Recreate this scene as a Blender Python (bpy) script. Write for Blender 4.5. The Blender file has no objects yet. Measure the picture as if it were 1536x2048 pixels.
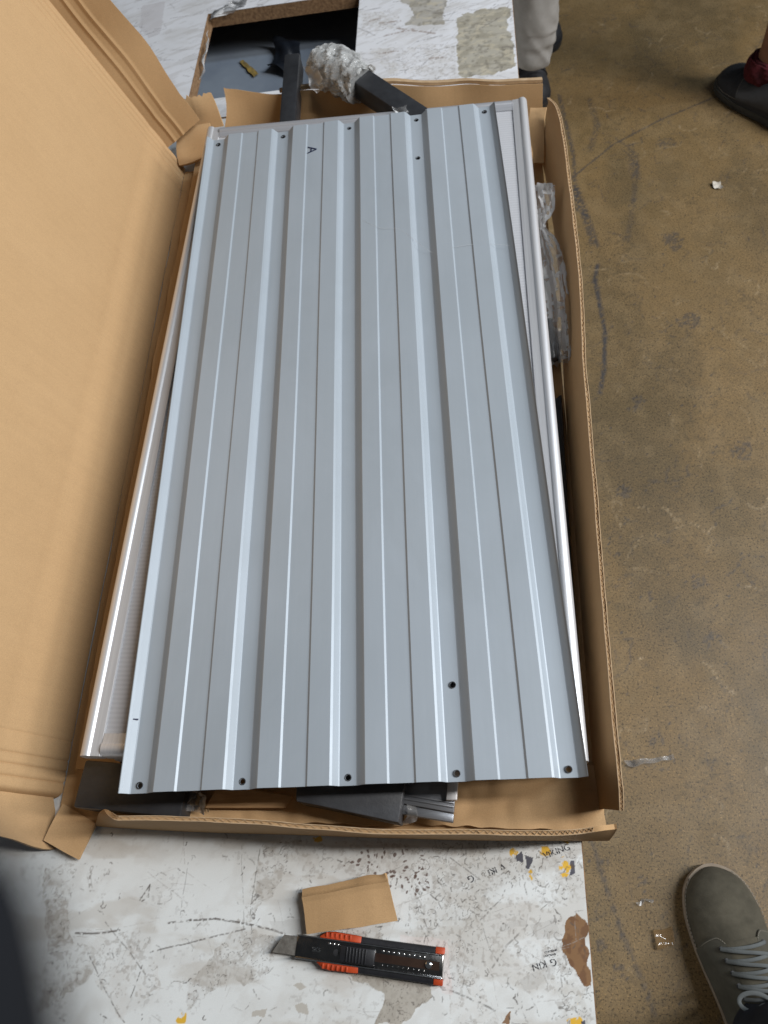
import bpy, bmesh, math, random
import numpy as np
from mathutils import Vector, Matrix, noise as mnoise

random.seed(7)
rng = np.random.default_rng(7)
R = math.radians
scene = bpy.context.scene
col = scene.collection

# ------------------------------------------------------------------ camera, light, exposure
CAM_POS = (0.3796, -0.1123, 0.9722)
CAM_ROT = (0.4708139, 0.1189134, -0.0202987)
FPX = 1480.0
cd = bpy.data.cameras.new('camera')
cam = bpy.data.objects.new('camera', cd); col.objects.link(cam)
cam.location = CAM_POS; cam.rotation_euler = CAM_ROT
cd.sensor_fit = 'VERTICAL'; cd.sensor_height = 36; cd.sensor_width = 27
cd.lens = FPX / 2048 * 36
cd.clip_start = 0.01; cd.clip_end = 60
cd.dof.use_dof = True; cd.dof.focus_distance = 0.97; cd.dof.aperture_fstop = 7.0
scene.camera = cam

w = bpy.data.worlds.new('World'); scene.world = w; w.use_nodes = True
w.node_tree.nodes['Background'].inputs[0].default_value = (0.86, 0.93, 1.0, 1)
w.node_tree.nodes['Background'].inputs[1].default_value = 0.06

def area(name, loc, target, sx, sy, power, color):
    l = bpy.data.lights.new(name, 'AREA'); l.shape = 'RECTANGLE'; l.size = sx; l.size_y = sy
    l.energy = power; l.color = color
    o = bpy.data.objects.new(name, l); col.objects.link(o); o.location = loc
    o.rotation_euler = (Vector(target) - Vector(loc)).to_track_quat('-Z', 'Y').to_euler()
    return o
area('hall_lamp', (3.4, 0.25, 2.75), (0, .45, .1), 0.26, 3.2, 215, (1.0, .975, .95))
area('cool_fill', (3.3, 1.3, 3.2), (0.3, .5, 0), 0.3, 3.0, 100, (.76, .88, 1.0))  # added cool fill light from the right, no known ceiling fitting
scene.view_settings.view_transform = 'Standard'
scene.view_settings.look = 'None'
scene.view_settings.exposure = -0.12
scene.view_settings.gamma = 1.0

# ------------------------------------------------------------------ helpers
def _rot(rx, ry, rz):
    c, s = math.cos, math.sin
    X = np.array([[1,0,0],[0,c(rx),-s(rx)],[0,s(rx),c(rx)]])
    Y = np.array([[c(ry),0,s(ry)],[0,1,0],[-s(ry),0,c(ry)]])
    Z = np.array([[c(rz),-s(rz),0],[s(rz),c(rz),0],[0,0,1]])
    return Z @ Y @ X
_RM = _rot(*CAM_ROT); _CP = np.array(CAM_POS)
def at(x, y, z):
    """surveyed photo point (x, y) of a thing known to lie at height z -> world point"""
    d = _RM @ np.array([(x-768)/FPX, (1024-y)/FPX, -1.0])
    p = _CP + (z-_CP[2])/d[2]*d
    return Vector(p)
def at2(x, y, z=0.0):
    p = at(x, y, z); return (p.x, p.y)

def tag(o, label=None, cat=None, group=None, kind=None):
    if label: o['label'] = label
    if cat: o['category'] = cat
    if group: o['group'] = group
    if kind: o['kind'] = kind
    return o
def empty(name, loc=(0,0,0), rz=0):
    o = bpy.data.objects.new(name, None); col.objects.link(o)
    o.location = loc; o.rotation_euler = (0,0,rz); o.empty_display_size = .02
    return o
def obj(name, me, mat=None, parent=None, smooth=False):
    o = bpy.data.objects.new(name, me); col.objects.link(o)
    if mat is not None and not me.materials: me.materials.append(mat)
    if parent is not None: o.parent = parent
    if smooth:
        for p in me.polygons: p.use_smooth = True
    return o
def pyd(name, verts, faces):
    me = bpy.data.meshes.new(name); me.from_pydata([tuple(v) for v in verts], [], faces); me.update()
    return me
def fixn(me):
    bm = bmesh.new(); bm.from_mesh(me); bmesh.ops.recalc_face_normals(bm, faces=bm.faces); bm.to_mesh(me); bm.free(); return me

class MB:
    """collects closed shapes into one mesh"""
    def __init__(s): s.v = []; s.f = []
    def add(s, verts, faces):
        b = len(s.v); s.v += [tuple(v) for v in verts]; s.f += [tuple(i+b for i in f) for f in faces]
    def box(s, c, d, rz=0, m=None):
        x, y, z = d[0]/2, d[1]/2, d[2]/2
        vs = [Vector((i*x, j*y, k*z)) for k in (-1,1) for j in (-1,1) for i in (-1,1)]
        rm = Matrix.Rotation(rz, 3, 'Z') if m is None else m
        vs = [rm @ v + Vector(c) for v in vs]
        s.add(vs, [(0,2,3,1),(4,5,7,6),(0,1,5,4),(2,6,7,3),(0,4,6,2),(1,3,7,5)])
    def bar(s, a, b, w, h, up=(0,0,1)):
        a, b = Vector(a), Vector(b); d = (b-a).normalized()
        sd = d.cross(Vector(up)).normalized(); u = sd.cross(d)
        vs = [p + sd*(i*w/2) + u*(j*h/2) for p in (a, b) for j in (-1,1) for i in (-1,1)]
        s.add(vs, [(0,1,3,2),(4,6,7,5),(0,4,5,1),(2,3,7,6),(0,2,6,4),(1,5,7,3)])
    def loft(s, rings, cap=True):
        n = len(rings[0]); vs = [v for r in rings for v in r]; fs = []
        for k in range(len(rings)-1):
            for i in range(n):
                j = (i+1) % n
                fs.append((k*n+i, k*n+j, (k+1)*n+j, (k+1)*n+i))
        if cap:
            fs.append(tuple(reversed(range(n)))); fs.append(tuple(range((len(rings)-1)*n, len(rings)*n)))
        s.add(vs, fs)
    def tube(s, pts, rad, n=8, flat=1.0):
        pts = [Vector(p) for p in pts]; rings = []
        for k, p in enumerate(pts):
            d = (pts[min(k+1, len(pts)-1)] - pts[max(k-1, 0)]).normalized()
            a = d.cross(Vector((0,0,1)));  a = a.normalized() if a.length > 1e-4 else Vector((1,0,0))
            b = a.cross(d)
            r = rad[k] if isinstance(rad, (list, tuple)) else rad
            rings.append([p + a*(r*math.cos(2*math.pi*i/n)) + b*(r*flat*math.sin(2*math.pi*i/n)) for i in range(n)])
        s.loft(rings)
    def build(s, name, mat, parent=None, smooth=False, bevel=0, seg=2):
        me = fixn(pyd(name, s.v, s.f))
        if bevel:
            bm = bmesh.new(); bm.from_mesh(me)
            bmesh.ops.bevel(bm, geom=[e for e in bm.edges if e.is_manifold and e.calc_face_angle(0) > .5], offset=bevel, segments=seg, affect='EDGES', profile=.5)
            bm.to_mesh(me); bm.free()
        o = obj(name, me, mat, parent)
        if smooth:
            for p in me.polygons: p.use_smooth = True
            try: me.set_sharp_from_angle(angle=R(42))
            except Exception: pass
        return o

def sheet(name, fn, nu, nv, th, mat, parent=None, smooth=True):
    """closed thin board following fn(u, v), u and v in 0..1"""
    P = [[Vector(fn(i/nu, j/nv)) for i in range(nu+1)] for j in range(nv+1)]
    N = []
    for j in range(nv+1):
        row = []
        for i in range(nu+1):
            a = P[j][min(i+1, nu)] - P[j][max(i-1, 0)]; b = P[min(j+1, nv)][i] - P[max(j-1, 0)][i]
            n = a.cross(b); row.append(n.normalized() if n.length > 1e-9 else Vector((0,0,1)))
        N.append(row)
    W = nu+1; vs = [P[j][i] + N[j][i]*th/2 for j in range(nv+1) for i in range(W)] + [P[j][i] - N[j][i]*th/2 for j in range(nv+1) for i in range(W)]
    o = W*(nv+1); fs = []
    for j in range(nv):
        for i in range(nu):
            a, b, c, d = j*W+i, j*W+i+1, (j+1)*W+i+1, (j+1)*W+i
            fs += [(a,b,c,d), (o+d,o+c,o+b,o+a)]
    for i in range(nu):
        fs += [(i, o+i, o+i+1, i+1), (nv*W+i, nv*W+i+1, o+nv*W+i+1, o+nv*W+i)]
    for j in range(nv):
        fs += [(j*W, (j+1)*W, o+(j+1)*W, o+j*W), (j*W+nu, o+j*W+nu, o+(j+1)*W+nu, (j+1)*W+nu)]
    me = fixn(pyd(name, vs, fs)); ob = obj(name, me, mat, parent)
    if smooth:
        for p in me.polygons: p.use_smooth = True
        try: me.set_sharp_from_angle(angle=R(35))
        except Exception: pass
    return ob

def interp(pts, t):
    """polyline through pts at t in 0..1"""
    x = t*(len(pts)-1); k = min(int(x), len(pts)-2); f = x-k
    return Vector(pts[k])*(1-f) + Vector(pts[k+1])*f
def interp_s(pts, t):
    n = len(pts)-1; x = t*n; k = min(int(x), n-1); f = x-k
    p0, p1, p2, p3 = (Vector(pts[max(0, min(n, k+d))]) for d in (-1,0,1,2))
    return .5*((2*p1) + (p2-p0)*f + (2*p0-5*p1+4*p2-p3)*f*f + (3*p1-p0-3*p2+p3)*f**3)
def nz(p, s=1.0, seed=0.0):
    return mnoise.noise(Vector(p)*s + Vector((seed, seed*1.7, seed*.3)))

# ------------------------------------------------------------------ materials
def newmat(name):
    m = bpy.data.materials.new(name); m.use_nodes = True
    nt = m.node_tree; b = nt.nodes['Principled BSDF']; return m, nt, b
def lin(r, g, b):
    f = lambda c: ((c/255+.055)/1.055)**2.4 if c > 10 else c/255/12.92
    return (f(r), f(g), f(b), 1)
def noise_node(nt, scale, detail=4, rough=.55, coord=None, dist=0):
    n = nt.nodes.new('ShaderNodeTexNoise'); n.inputs['Scale'].default_value = scale
    n.inputs['Detail'].default_value = detail; n.inputs['Roughness'].default_value = rough; n.inputs['Distortion'].default_value = dist
    if coord is not None: nt.links.new(coord, n.inputs['Vector'])
    return n
def ramp(nt, src, stops):
    r = nt.nodes.new('ShaderNodeValToRGB'); e = r.color_ramp.elements
    e[0].position, e[0].color = stops[0]; e[1].position, e[1].color = stops[-1]
    for p, c in stops[1:-1]:
        k = e.new(p); k.color = c
    nt.links.new(src, r.inputs[0]); return r
def mapping(nt, scale=(1,1,1), rot=(0,0,0)):
    t = nt.nodes.new('ShaderNodeTexCoord'); m = nt.nodes.new('ShaderNodeMapping')
    m.inputs['Scale'].default_value = scale; m.inputs['Rotation'].default_value = rot
    nt.links.new(t.outputs['Object'], m.inputs['Vector']); return m.outputs[0]
def mix(nt, fac, a, b, mode='MIX'):
    n = nt.nodes.new('ShaderNodeMix'); n.data_type = 'RGBA'; n.blend_type = mode
    for s, v in ((0, fac), (6, a), (7, b)):
        if hasattr(v, 'is_linked') or hasattr(v, 'links'): nt.links.new(v, n.inputs[s])
        else: n.inputs[s].default_value = v
    return n.outputs[2]
def bump(nt, b, h, strength=.2, dist=.002):
    n = nt.nodes.new('ShaderNodeBump'); n.inputs['Strength'].default_value = strength; n.inputs['Distance'].default_value = dist
    nt.links.new(h, n.inputs['Height']); nt.links.new(n.outputs[0], b.inputs['Normal'])
def plain(name, c1, c2=None, rough=.6, metal=0, scale=25, bmp=0, bscale=300, stretch=(1,1,1), rvar=.1, spec=.5):
    m, nt, b = newmat(name); co = mapping(nt, stretch)
    n = noise_node(nt, scale, 5, .6, co)
    c2 = c2 or tuple(x*.8 for x in c1[:3])+(1,)
    r = ramp(nt, n.outputs[0], [(.32, c2), (.68, c1)]); nt.links.new(r.outputs[0], b.inputs['Base Color'])
    rr = nt.nodes.new('ShaderNodeMapRange'); rr.inputs[3].default_value = max(.02, rough-rvar); rr.inputs[4].default_value = min(1, rough+rvar)
    n2 = noise_node(nt, scale*2.7, 4, .6, co); nt.links.new(n2.outputs[0], rr.inputs[0]); nt.links.new(rr.outputs[0], b.inputs['Roughness'])
    b.inputs['Metallic'].default_value = metal; b.inputs['Specular IOR Level'].default_value = spec
    if bmp:
        n3 = noise_node(nt, bscale, 3, .6, co); bump(nt, b, n3.outputs[0], bmp, .001)
    return m

def cardboard(name, c1, c2, axis=1):
    m, nt, b = newmat(name)
    co = mapping(nt)
    big = noise_node(nt, 5, 4, .6, co)
    base = ramp(nt, big.outputs[0], [(.3, c2), (.7, c1)])
    st = [3, 3, 3]; st[axis] = 170
    fl = noise_node(nt, 1.0, 2, .5, mapping(nt, tuple(st)))
    fine = noise_node(nt, 900, 3, .7, co)
    c = mix(nt, .035, base.outputs[0], ramp(nt, fl.outputs[0], [(.35, (.55,.5,.45,1)), (.65, (1.25,1.2,1.15,1))]).outputs[0], 'MULTIPLY')
    c = mix(nt, .34, c, ramp(nt, fine.outputs[0], [(.3, (.6,.55,.5,1)), (.7, (1.3,1.3,1.3,1))]).outputs[0], 'MULTIPLY')
    sp = noise_node(nt, 46, 6, .72, co, .4)
    c = mix(nt, .22, c, ramp(nt, sp.outputs[0], [(.30, (.86,.84,.81,1)), (.50, (1,1,1,1)), (.72, (1.06,1.05,1.03,1))]).outputs[0], 'MULTIPLY')
    nt.links.new(c, b.inputs['Base Color'])
    b.inputs['Roughness'].default_value = .82; b.inputs['Specular IOR Level'].default_value = .25
    bump(nt, b, mix(nt, .35, fl.outputs[0], fine.outputs[0]), .13, .0010)
    return m
CARD_L = cardboard('cardboard_inner', (.500,.328,.172,1), (.470,.305,.157,1), 1)
CARD_X = cardboard('cardboard_cross', (.45,.288,.146,1), (.40,.250,.122,1), 0)
CARD_E = plain('cardboard_edge', (.50,.36,.22,1), (.40,.27,.15,1), .9, 0, 60, .3, 500)
CHIP = plain('chipboard_edge', (.33,.20,.10,1), (.14,.075,.035,1), .95, 0, 140, .9, 260)
ALU = plain('brushed_aluminium', (.74,.74,.75,1), (.64,.64,.655,1), .46, .6, 6, 0, 500, (60,1,60), .05)
ALU_D = plain('shaded_aluminium', (.52,.53,.56,1), (.45,.46,.49,1), .42, .5, 6, 0, 500, (1,60,60), .05)  # darker copy for the far rails, shade and dark reflections put into the colour
BLACK = plain('black_coated_metal', (.030,.032,.036,1), (.020,.021,.024,1), .38, 0, 60, .15, 500)
BLACK_T = plain('charcoal_coated_metal', (.055,.058,.064,1), (.038,.040,.045,1), .45, 0, 40, .25, 300)
BLACK_P = plain('black_plastic', (.018,.018,.021,1), (.012,.012,.014,1), .42, 0, 80, .1, 400)
ORANGE = plain('orange_rubber', (.50,.064,.014,1), (.36,.043,.010,1), .5, 0, 90, .1, 500)
CHROME = plain('reflection_dark_chrome', (.30,.29,.28,1), (.20,.195,.19,1), .17, 1, 50, .05, 200)  # silver metal, the dark surroundings it mirrors are put into the base colour
SILVER = plain('bright_chrome', (.80,.80,.80,1), (.66,.66,.66,1), .16, 1, 50)
BLADE = plain('worn_blade_steel', (.40,.38,.34,1), (.22,.20,.175,1), .42, .7, 130, .2, 300)
INK = plain('marker_ink', (.012,.02,.06,1), (.015,.022,.06,1), .6)
PRINT = plain('sticker_print', (.03,.03,.045,1), (.09,.09,.10,1), .7, 0, 300)
def worn_print():
    nt = PRINT.node_tree; b = nt.nodes['Principled BSDF']; n = noise_node(nt, 420, 3, .7, mapping(nt))
    r = ramp(nt, n.outputs[0], [(.44, (0,0,0,1)), (.52, (1,1,1,1))]); nt.links.new(r.outputs[0], b.inputs['Alpha'])
worn_print()
WOOD = plain('raw_board', (.44,.27,.13,1), (.33,.19,.085,1), .8, 0, 14, .2, 200, (3,40,3))
STEEL_G = plain('blue_grey_sheet_steel', (.19,.225,.27,1), (.15,.18,.225,1), .45, .0, 12, .05, 200)
GREY_X = plain('grey_extrusion', (.27,.28,.30,1), (.22,.23,.25,1), .36, .7, 8, .08, 400, (3,60,60))
HOLE = plain('dark_rim', (.03,.03,.035,1), (.02,.02,.02,1), .6)

def panel_paint():
    m, nt, b = newmat('grey_painted_steel'); co = mapping(nt)
    n = noise_node(nt, 3, 3, .5, co)
    r = ramp(nt, n.outputs[0], [(.3, (.340,.385,.428,1)), (.7, (.368,.412,.455,1))])
    sc = noise_node(nt, 1, 3, .6, mapping(nt, (260, 5, 60)), .3)
    c = mix(nt, .02, r.outputs[0], ramp(nt, sc.outputs[0], [(.45, (.5,.5,.5,1)), (.6, (1.1,1.1,1.1,1))]).outputs[0], 'MULTIPLY')
    sm = noise_node(nt, 6, 6, .7, mapping(nt, (1,.5,1)), .6)
    c = mix(nt, .35, c, ramp(nt, sm.outputs[0], [(.40, (.88,.88,.87,1)), (.62, (1.04,1.04,1.05,1))]).outputs[0], 'MULTIPLY')
    nt.links.new(c, b.inputs['Base Color'])
    rr = nt.nodes.new('ShaderNodeMapRange'); rr.inputs[3].default_value = .40; rr.inputs[4].default_value = .55
    nt.links.new(noise_node(nt, 14, 6, .7, co, .5).outputs[0], rr.inputs[0]); nt.links.new(rr.outputs[0], b.inputs['Roughness'])
    b.inputs['Metallic'].default_value = .15
    n3 = noise_node(nt, 900, 2, .5, co); bump(nt, b, n3.outputs[0], .05, .0006)
    return m
PAINT = panel_paint()

def poly_mat():
    m, nt, b = newmat('twin_wall_polycarbonate'); co = mapping(nt)
    wv = nt.nodes.new('ShaderNodeTexWave'); wv.bands_direction = 'Y'; wv.inputs['Scale'].default_value = 55; wv.inputs['Distortion'].default_value = .3
    nt.links.new(co, wv.inputs['Vector'])
    r = ramp(nt, wv.outputs[0], [(.2, (.58,.585,.61,1)), (.8, (.63,.635,.66,1))]); nt.links.new(r.outputs[0], b.inputs['Base Color'])
    b.inputs['Roughness'].default_value = .22; b.inputs['Transmission Weight'].default_value = .25
    bump(nt, b, wv.outputs[0], .05, .001)
    return m
POLY = poly_mat()

def film(name, tint, dens, rough=.12, bs=.3, sc=70):
    """clear plastic film: mostly see-through, glossy on its creases"""
    m, nt, b = newmat(name); out = nt.nodes['Material Output']
    tr = nt.nodes.new('ShaderNodeBsdfTransparent'); tr.inputs[0].default_value = (.97,.97,.97,1)
    b.inputs['Base Color'].default_value = tint; b.inputs['Roughness'].default_value = rough; b.inputs['Specular IOR Level'].default_value = .9
    n = noise_node(nt, sc, 4, .6, mapping(nt)); bump(nt, b, n.outputs[0], bs, .004)
    lw = nt.nodes.new('ShaderNodeFresnel'); lw.inputs[0].default_value = 1.5
    ma = nt.nodes.new('ShaderNodeMath'); ma.operation = 'MULTIPLY_ADD'; ma.inputs[1].default_value = .9; ma.inputs[2].default_value = dens
    ma.use_clamp = True; nt.links.new(lw.outputs[0], ma.inputs[0])
    mx = nt.nodes.new('ShaderNodeMixShader'); nt.links.new(ma.outputs[0], mx.inputs[0]); nt.links.new(tr.outputs[0], mx.inputs[1]); nt.links.new(b.outputs[0], mx.inputs[2])
    nt.links.new(mx.outputs[0], out.inputs[0]); return m
FILM = film('clear_plastic_film', (.7,.7,.7,1), .055)
BUBBLE = film('bubble_wrap_film', (.92,.93,.92,1), .22, .09, .8, 110)
TAPE = film('amber_packing_tape', (.30,.19,.09,1), .40, .1)
BLACKFILM = plain('black_plastic_film', (.010,.013,.019,1), (.006,.008,.012,1), .34, 0, 40, .3, 60)

# ------------------------------------------------------------------ procedural wear maps (numpy, per vertex)
_LAT = rng.random((512, 512))
def vnoise(x, y, s, seed=0):
    x = x*s + seed*17.3; y = y*s + seed*9.1
    xi = np.floor(x).astype(int); yi = np.floor(y).astype(int); fx = x-xi; fy = y-yi
    fx = fx*fx*(3-2*fx); fy = fy*fy*(3-2*fy)
    g = lambda a, b: _LAT[a % 512, b % 512]
    return (g(xi,yi)*(1-fx)+g(xi+1,yi)*fx)*(1-fy) + (g(xi,yi+1)*(1-fx)+g(xi+1,yi+1)*fx)*fy
def fbm(x, y, s, o=4, seed=0):
    t = 0; a = .5; n = 0
    for k in range(o): t = t + a*vnoise(x, y, s*2**k, seed+k); n += a; a *= .5
    return t/n
def sstep(a, b, x):
    t = np.clip((x-a)/(b-a), 0, 1); return t*t*(3-2*t)
def in_poly(X, Y, pts):
    ins = np.zeros(X.shape, bool); n = len(pts)
    for i in range(n):
        x1, y1 = pts[i]; x2, y2 = pts[(i+1) % n]
        c = ((y1 > Y) != (y2 > Y)) & (X < (x2-x1)*(Y-y1)/(y2-y1+1e-12)+x1); ins ^= c
    return ins
class Canvas:
    def __init__(s, X, Y, base):
        s.X, s.Y = X, Y; s.C = np.empty(X.shape+(3,)); s.C[:] = base
        s.wx = (fbm(X, Y, 55, 3, 3)-.5); s.wy = (fbm(X, Y, 55, 3, 8)-.5)
    def blend(s, m, c): s.C = s.C*(1-m[...,None]) + np.asarray(c)*m[...,None]
    def patch(s, pts, c, amt=1, rag=.012, fray=0):
        Xw = s.X+s.wx*rag; Yw = s.Y+s.wy*rag
        m = in_poly(Xw, Yw, pts).astype(float)*amt
        if fray: m *= sstep(fray-.08, fray+.08, fbm(s.X, s.Y, 160, 3, 5))
        s.blend(m, c); return m
    def stroke(s, pts, wd, c=(.10,.085,.07), amt=.8, rough=.35, jit=.002):
        for (x1,y1),(x2,y2) in zip(pts[:-1], pts[1:]):
            mg = wd*3+.006; Yc = s.Y[:,0]
            i0 = np.where((Yc > min(y1,y2)-mg) & (Yc < max(y1,y2)+mg))[0]
            if not len(i0): continue
            Xc = s.X[i0[len(i0)//2]]; mg += .05*(Yc[i0[-1]]-Yc[i0[0]])
            j0 = np.where((Xc > min(x1,x2)-mg) & (Xc < max(x1,x2)+mg))[0]
            if not len(j0): continue
            sl = (slice(i0[0], i0[-1]+1), slice(j0[0], j0[-1]+1))
            X = s.X[sl]+s.wx[sl]*jit; Y = s.Y[sl]+s.wy[sl]*jit
            dx, dy = x2-x1, y2-y1; t = np.clip(((X-x1)*dx+(Y-y1)*dy)/(dx*dx+dy*dy+1e-12), 0, 1)
            d = np.hypot(X-x1-t*dx, Y-y1-t*dy)
            m = sstep(wd, wd*.35, d)*amt*np.clip(sstep(rough-.2, rough+.25, vnoise(X, Y, 420, 4)), 0, 1)
            s.C[sl] = s.C[sl]*(1-m[...,None]) + np.asarray(c)*m[...,None]
    def disc(s, x, y, rx, ry, c, amt=1, rag=.004, fray=0):
        d = np.hypot((s.X+s.wx*rag-x)/rx, (s.Y+s.wy*rag-y)/ry); m = sstep(1.08, .95, d)*amt
        if fray: m *= sstep(fray-.05, fray+.05, fbm(s.X, s.Y, 240, 3, 11))
        s.blend(m, c)
    def crinkle(s, pts, scale=60, c=(.20,.18,.16), amt=.65, fill=None, famt=.35, width=.035, seed=1, cut=.35):
        """wrinkled tape residue: thin dark outlines that follow noise contours, dirtier patches"""
        m = in_poly(s.X+s.wx*.02, s.Y+s.wy*.02, pts).astype(float)
        if fill is not None:
            s.blend(m*famt*sstep(.40, .62, fbm(s.X, s.Y, 45, 3, seed+20))*(.35+.65*sstep(.40, .60, fbm(s.X, s.Y, 190, 3, seed+25))), fill)
            s.blend(m*.32*sstep(.60, .70, fbm(s.X, s.Y, 230, 3, seed+28)), (.24,.20,.165))
        n = fbm(s.X+s.wx*.01, s.Y, scale, 3, seed)
        l = sstep(width, width*.25, np.abs(((n*5) % 1)-.5))
        l *= sstep(cut, cut+.22, fbm(s.X, s.Y, scale*1.6, 2, seed+40))
        s.blend(m*l*amt, c)
def squiggle(cv, cx, cy, L, wd, c, amt):
    a = random.uniform(0, 6.28); p = [(cx, cy)]
    for k in range(random.randint(2, 5)):
        a += random.gauss(0, .8); p.append((p[-1][0]+math.cos(a)*L, p[-1][1]+math.sin(a)*L))
    cv.stroke(p, wd, c, amt)
def col_grid(name, x0, x1, y0, y1, z, dx, dy, painter, skip=None, shear=0.0, base=(.72,.72,.71)):
    nx = int((x1-x0)/dx); ny = int((y1-y0)/dy)
    xs = np.linspace(x0, x1, nx+1); ys = np.linspace(y0, y1, ny+1)
    Xp, Y = np.meshgrid(xs, ys); X = Xp + shear*Y
    cv = Canvas(X, Y, base); painter(cv)
    V = np.stack([X, Y, np.full_like(X, z)], -1).reshape(-1, 3)
    idx = np.arange((nx+1)*(ny+1)).reshape(ny+1, nx+1)
    F = np.stack([idx[:-1,:-1], idx[:-1,1:], idx[1:,1:], idx[1:,:-1]], -1).reshape(-1, 4)
    if skip is not None:
        cx = (X[:-1,:-1]+X[1:,1:])/2; cy = (Y[:-1,:-1]+Y[1:,1:])/2
        F = F[~skip(cx, cy).reshape(-1)]
    me = bpy.data.meshes.new(name)
    me.vertices.add(len(V)); me.vertices.foreach_set('co', V.astype(np.float32).ravel())
    me.loops.add(len(F)*4); me.loops.foreach_set('vertex_index', F.astype(np.int32).ravel())
    me.polygons.add(len(F)); me.polygons.foreach_set('loop_start', np.arange(0, len(F)*4, 4, dtype=np.int32))
    me.update(calc_edges=True)
    at_ = me.color_attributes.new('wear', 'FLOAT_COLOR', 'POINT')
    C = np.concatenate([np.clip(cv.C, 0, 1), np.ones(X.shape+(1,))], -1).astype(np.float32)
    at_.data.foreach_set('color', C.ravel())
    return me
def wear_mat(name, rough, fine=.12, fscale=700, spec=.5, extra=None, bmp=.05):
    m, nt, b = newmat(name); co = mapping(nt)
    a = nt.nodes.new('ShaderNodeAttribute'); a.attribute_name = 'wear'
    f = noise_node(nt, fscale, 3, .65, co); f2 = noise_node(nt, 9, 5, .65, co)
    c = mix(nt, fine, a.outputs['Color'], ramp(nt, f.outputs[0], [(.3, (.5,.5,.5,1)), (.7, (1.3,1.3,1.3,1))]).outputs[0], 'MULTIPLY')
    c = mix(nt, .25, c, ramp(nt, f2.outputs[0], [(.3, (.8,.79,.76,1)), (.7, (1.08,1.08,1.08,1))]).outputs[0], 'MULTIPLY')
    if extra: c = extra(nt, co, c)
    nt.links.new(c, b.inputs['Base Color'])
    rr = nt.nodes.new('ShaderNodeMapRange'); rr.inputs[3].default_value = rough-.12; rr.inputs[4].default_value = rough+.15
    nt.links.new(f2.outputs[0], rr.inputs[0]); nt.links.new(rr.outputs[0], b.inputs['Roughness'])
    b.inputs['Specular IOR Level'].default_value = spec
    bump(nt, b, f.outputs[0], bmp, .001)
    return m

# ------------------------------------------------------------------ floor
FLOOR = -0.40
def paint_floor(cv):
    X, Y = cv.X, cv.Y
    n = fbm(X, Y, 2.2, 5, 2); n2 = fbm(X, Y, 9, 5, 6); n3 = fbm(X, Y, 45, 4, 9)
    a = np.array((.205,.130,.052)); b = np.array((.118,.081,.036)); g = np.array((.075,.058,.034))
    t = sstep(.28, .72, n*.5+n2*.3+n3*.2)[...,None]; cv.C = b*(1-t)+a*t
    cv.blend(.30*sstep(.42, .75, n2*.5+n3*.3+.2*fbm(X, Y, 110, 3, 14)), g)
    cv.blend(.25*sstep(.45, .7, fbm(X, Y, 1.3, 3, 55)), (.205,.145,.078))
    cv.blend(.45*sstep(.50, .74, fbm(X*1.5, Y*.8, 4.5, 6, 57)), (.080,.060,.032))
    cv.blend(.22*sstep(.46, .72, fbm(X, Y, 30, 5, 31)), (.24,.172,.09))
    cv.blend(.35*sstep(.60, .70, fbm(X+.3*Y, Y*1.3, 120, 3, 33))*sstep(.4, .6, n2), g*.8)
    F = lambda *p: [at2(x, y, FLOOR) for x, y in p]
    dk = (.045,.043,.045)
    cv.stroke(F((1195,530),(1190,560),(1200,610),(1210,660),(1208,740),(1200,785)), .007, dk, .95, .25)
    cv.stroke(F((1150,375),(1170,430),(1190,490)), .016, dk, .75)
    cv.stroke(F((1118,190),(1145,300),(1155,420)), .008, dk, .75)
    cv.stroke(F((1262,290),(1272,330),(1268,400),(1255,480)), .010, dk, .4)
    cv.stroke(F((1180,300),(1195,250),(1180,200)), .012, dk, .45)
    cv.stroke(F((1265,310),(1270,350)), .02, dk, .45)
    cv.stroke(F((1145,355),(1225,290),(1320,240),(1440,190)), .0035, dk, .75, .15)
    cv.stroke(F((1182,1680),(1215,1780),(1245,1870),(1285,1960),(1310,2030)), .006, dk, .55, .3)
    for x, y, r in ((1330,285,24),(1250,885,9),(1245,980,22),(1270,805,20),(1285,1770,10),(1400,1160,18),(1240,1935,9),(1205,1880,14),(1380,640,26),(1240,1110,8),(1420,1280,16),(1350,480,30),(1480,900,22),(1310,1480,12),(1300,1200,9)):
        cx, cy = at2(x, y, FLOOR); cv.disc(cx, cy, r*.0009, r*.0009, dk, .55, .03, .47)
    for k in range(700):
        x = random.uniform(.55, 1.5); y = random.uniform(-.35, 2.3)
        squiggle(cv, x, y, random.uniform(.004, .022), random.uniform(.0022, .0034), random.choice([dk, dk, (.33,.25,.15)]), random.uniform(.15, .5))
    for k in range(900):
        x = random.uniform(.48, 1.3); y = random.uniform(-.35, 1.7); r = random.uniform(.001, .0026)
        bb = (np.abs(X[0]-x) < .03); jj = np.where(np.abs(Y[:,0]-y) < .02)[0]; ii = np.where(bb)[0]
        if len(jj) == 0 or len(ii) == 0: continue
        sl = (slice(jj[0], jj[-1]+1), slice(ii[0], ii[-1]+1))
        m = sstep(1.1, .7, np.hypot(X[sl]-x, Y[sl]-y)/r)*random.uniform(.4, .9)
        cv.C[sl] = cv.C[sl]*(1-m[...,None]) + np.array(dk)*m[...,None]
def floor_extra(nt, co, c):
    v = noise_node(nt, 260, 4, .75, co)
    d = ramp(nt, v.outputs[0], [(.535, (1,1,1,1)), (.61, (.22,.21,.21,1))])
    v2 = noise_node(nt, 330, 2, .7, co)
    d2 = ramp(nt, v2.outputs[0], [(.34, (1.55,1.48,1.36,1)), (.44, (1,1,1,1))])
    return mix(nt, 1, mix(nt, .85, c, d.outputs[0], 'MULTIPLY'), d2.outputs[0], 'MULTIPLY')
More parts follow.
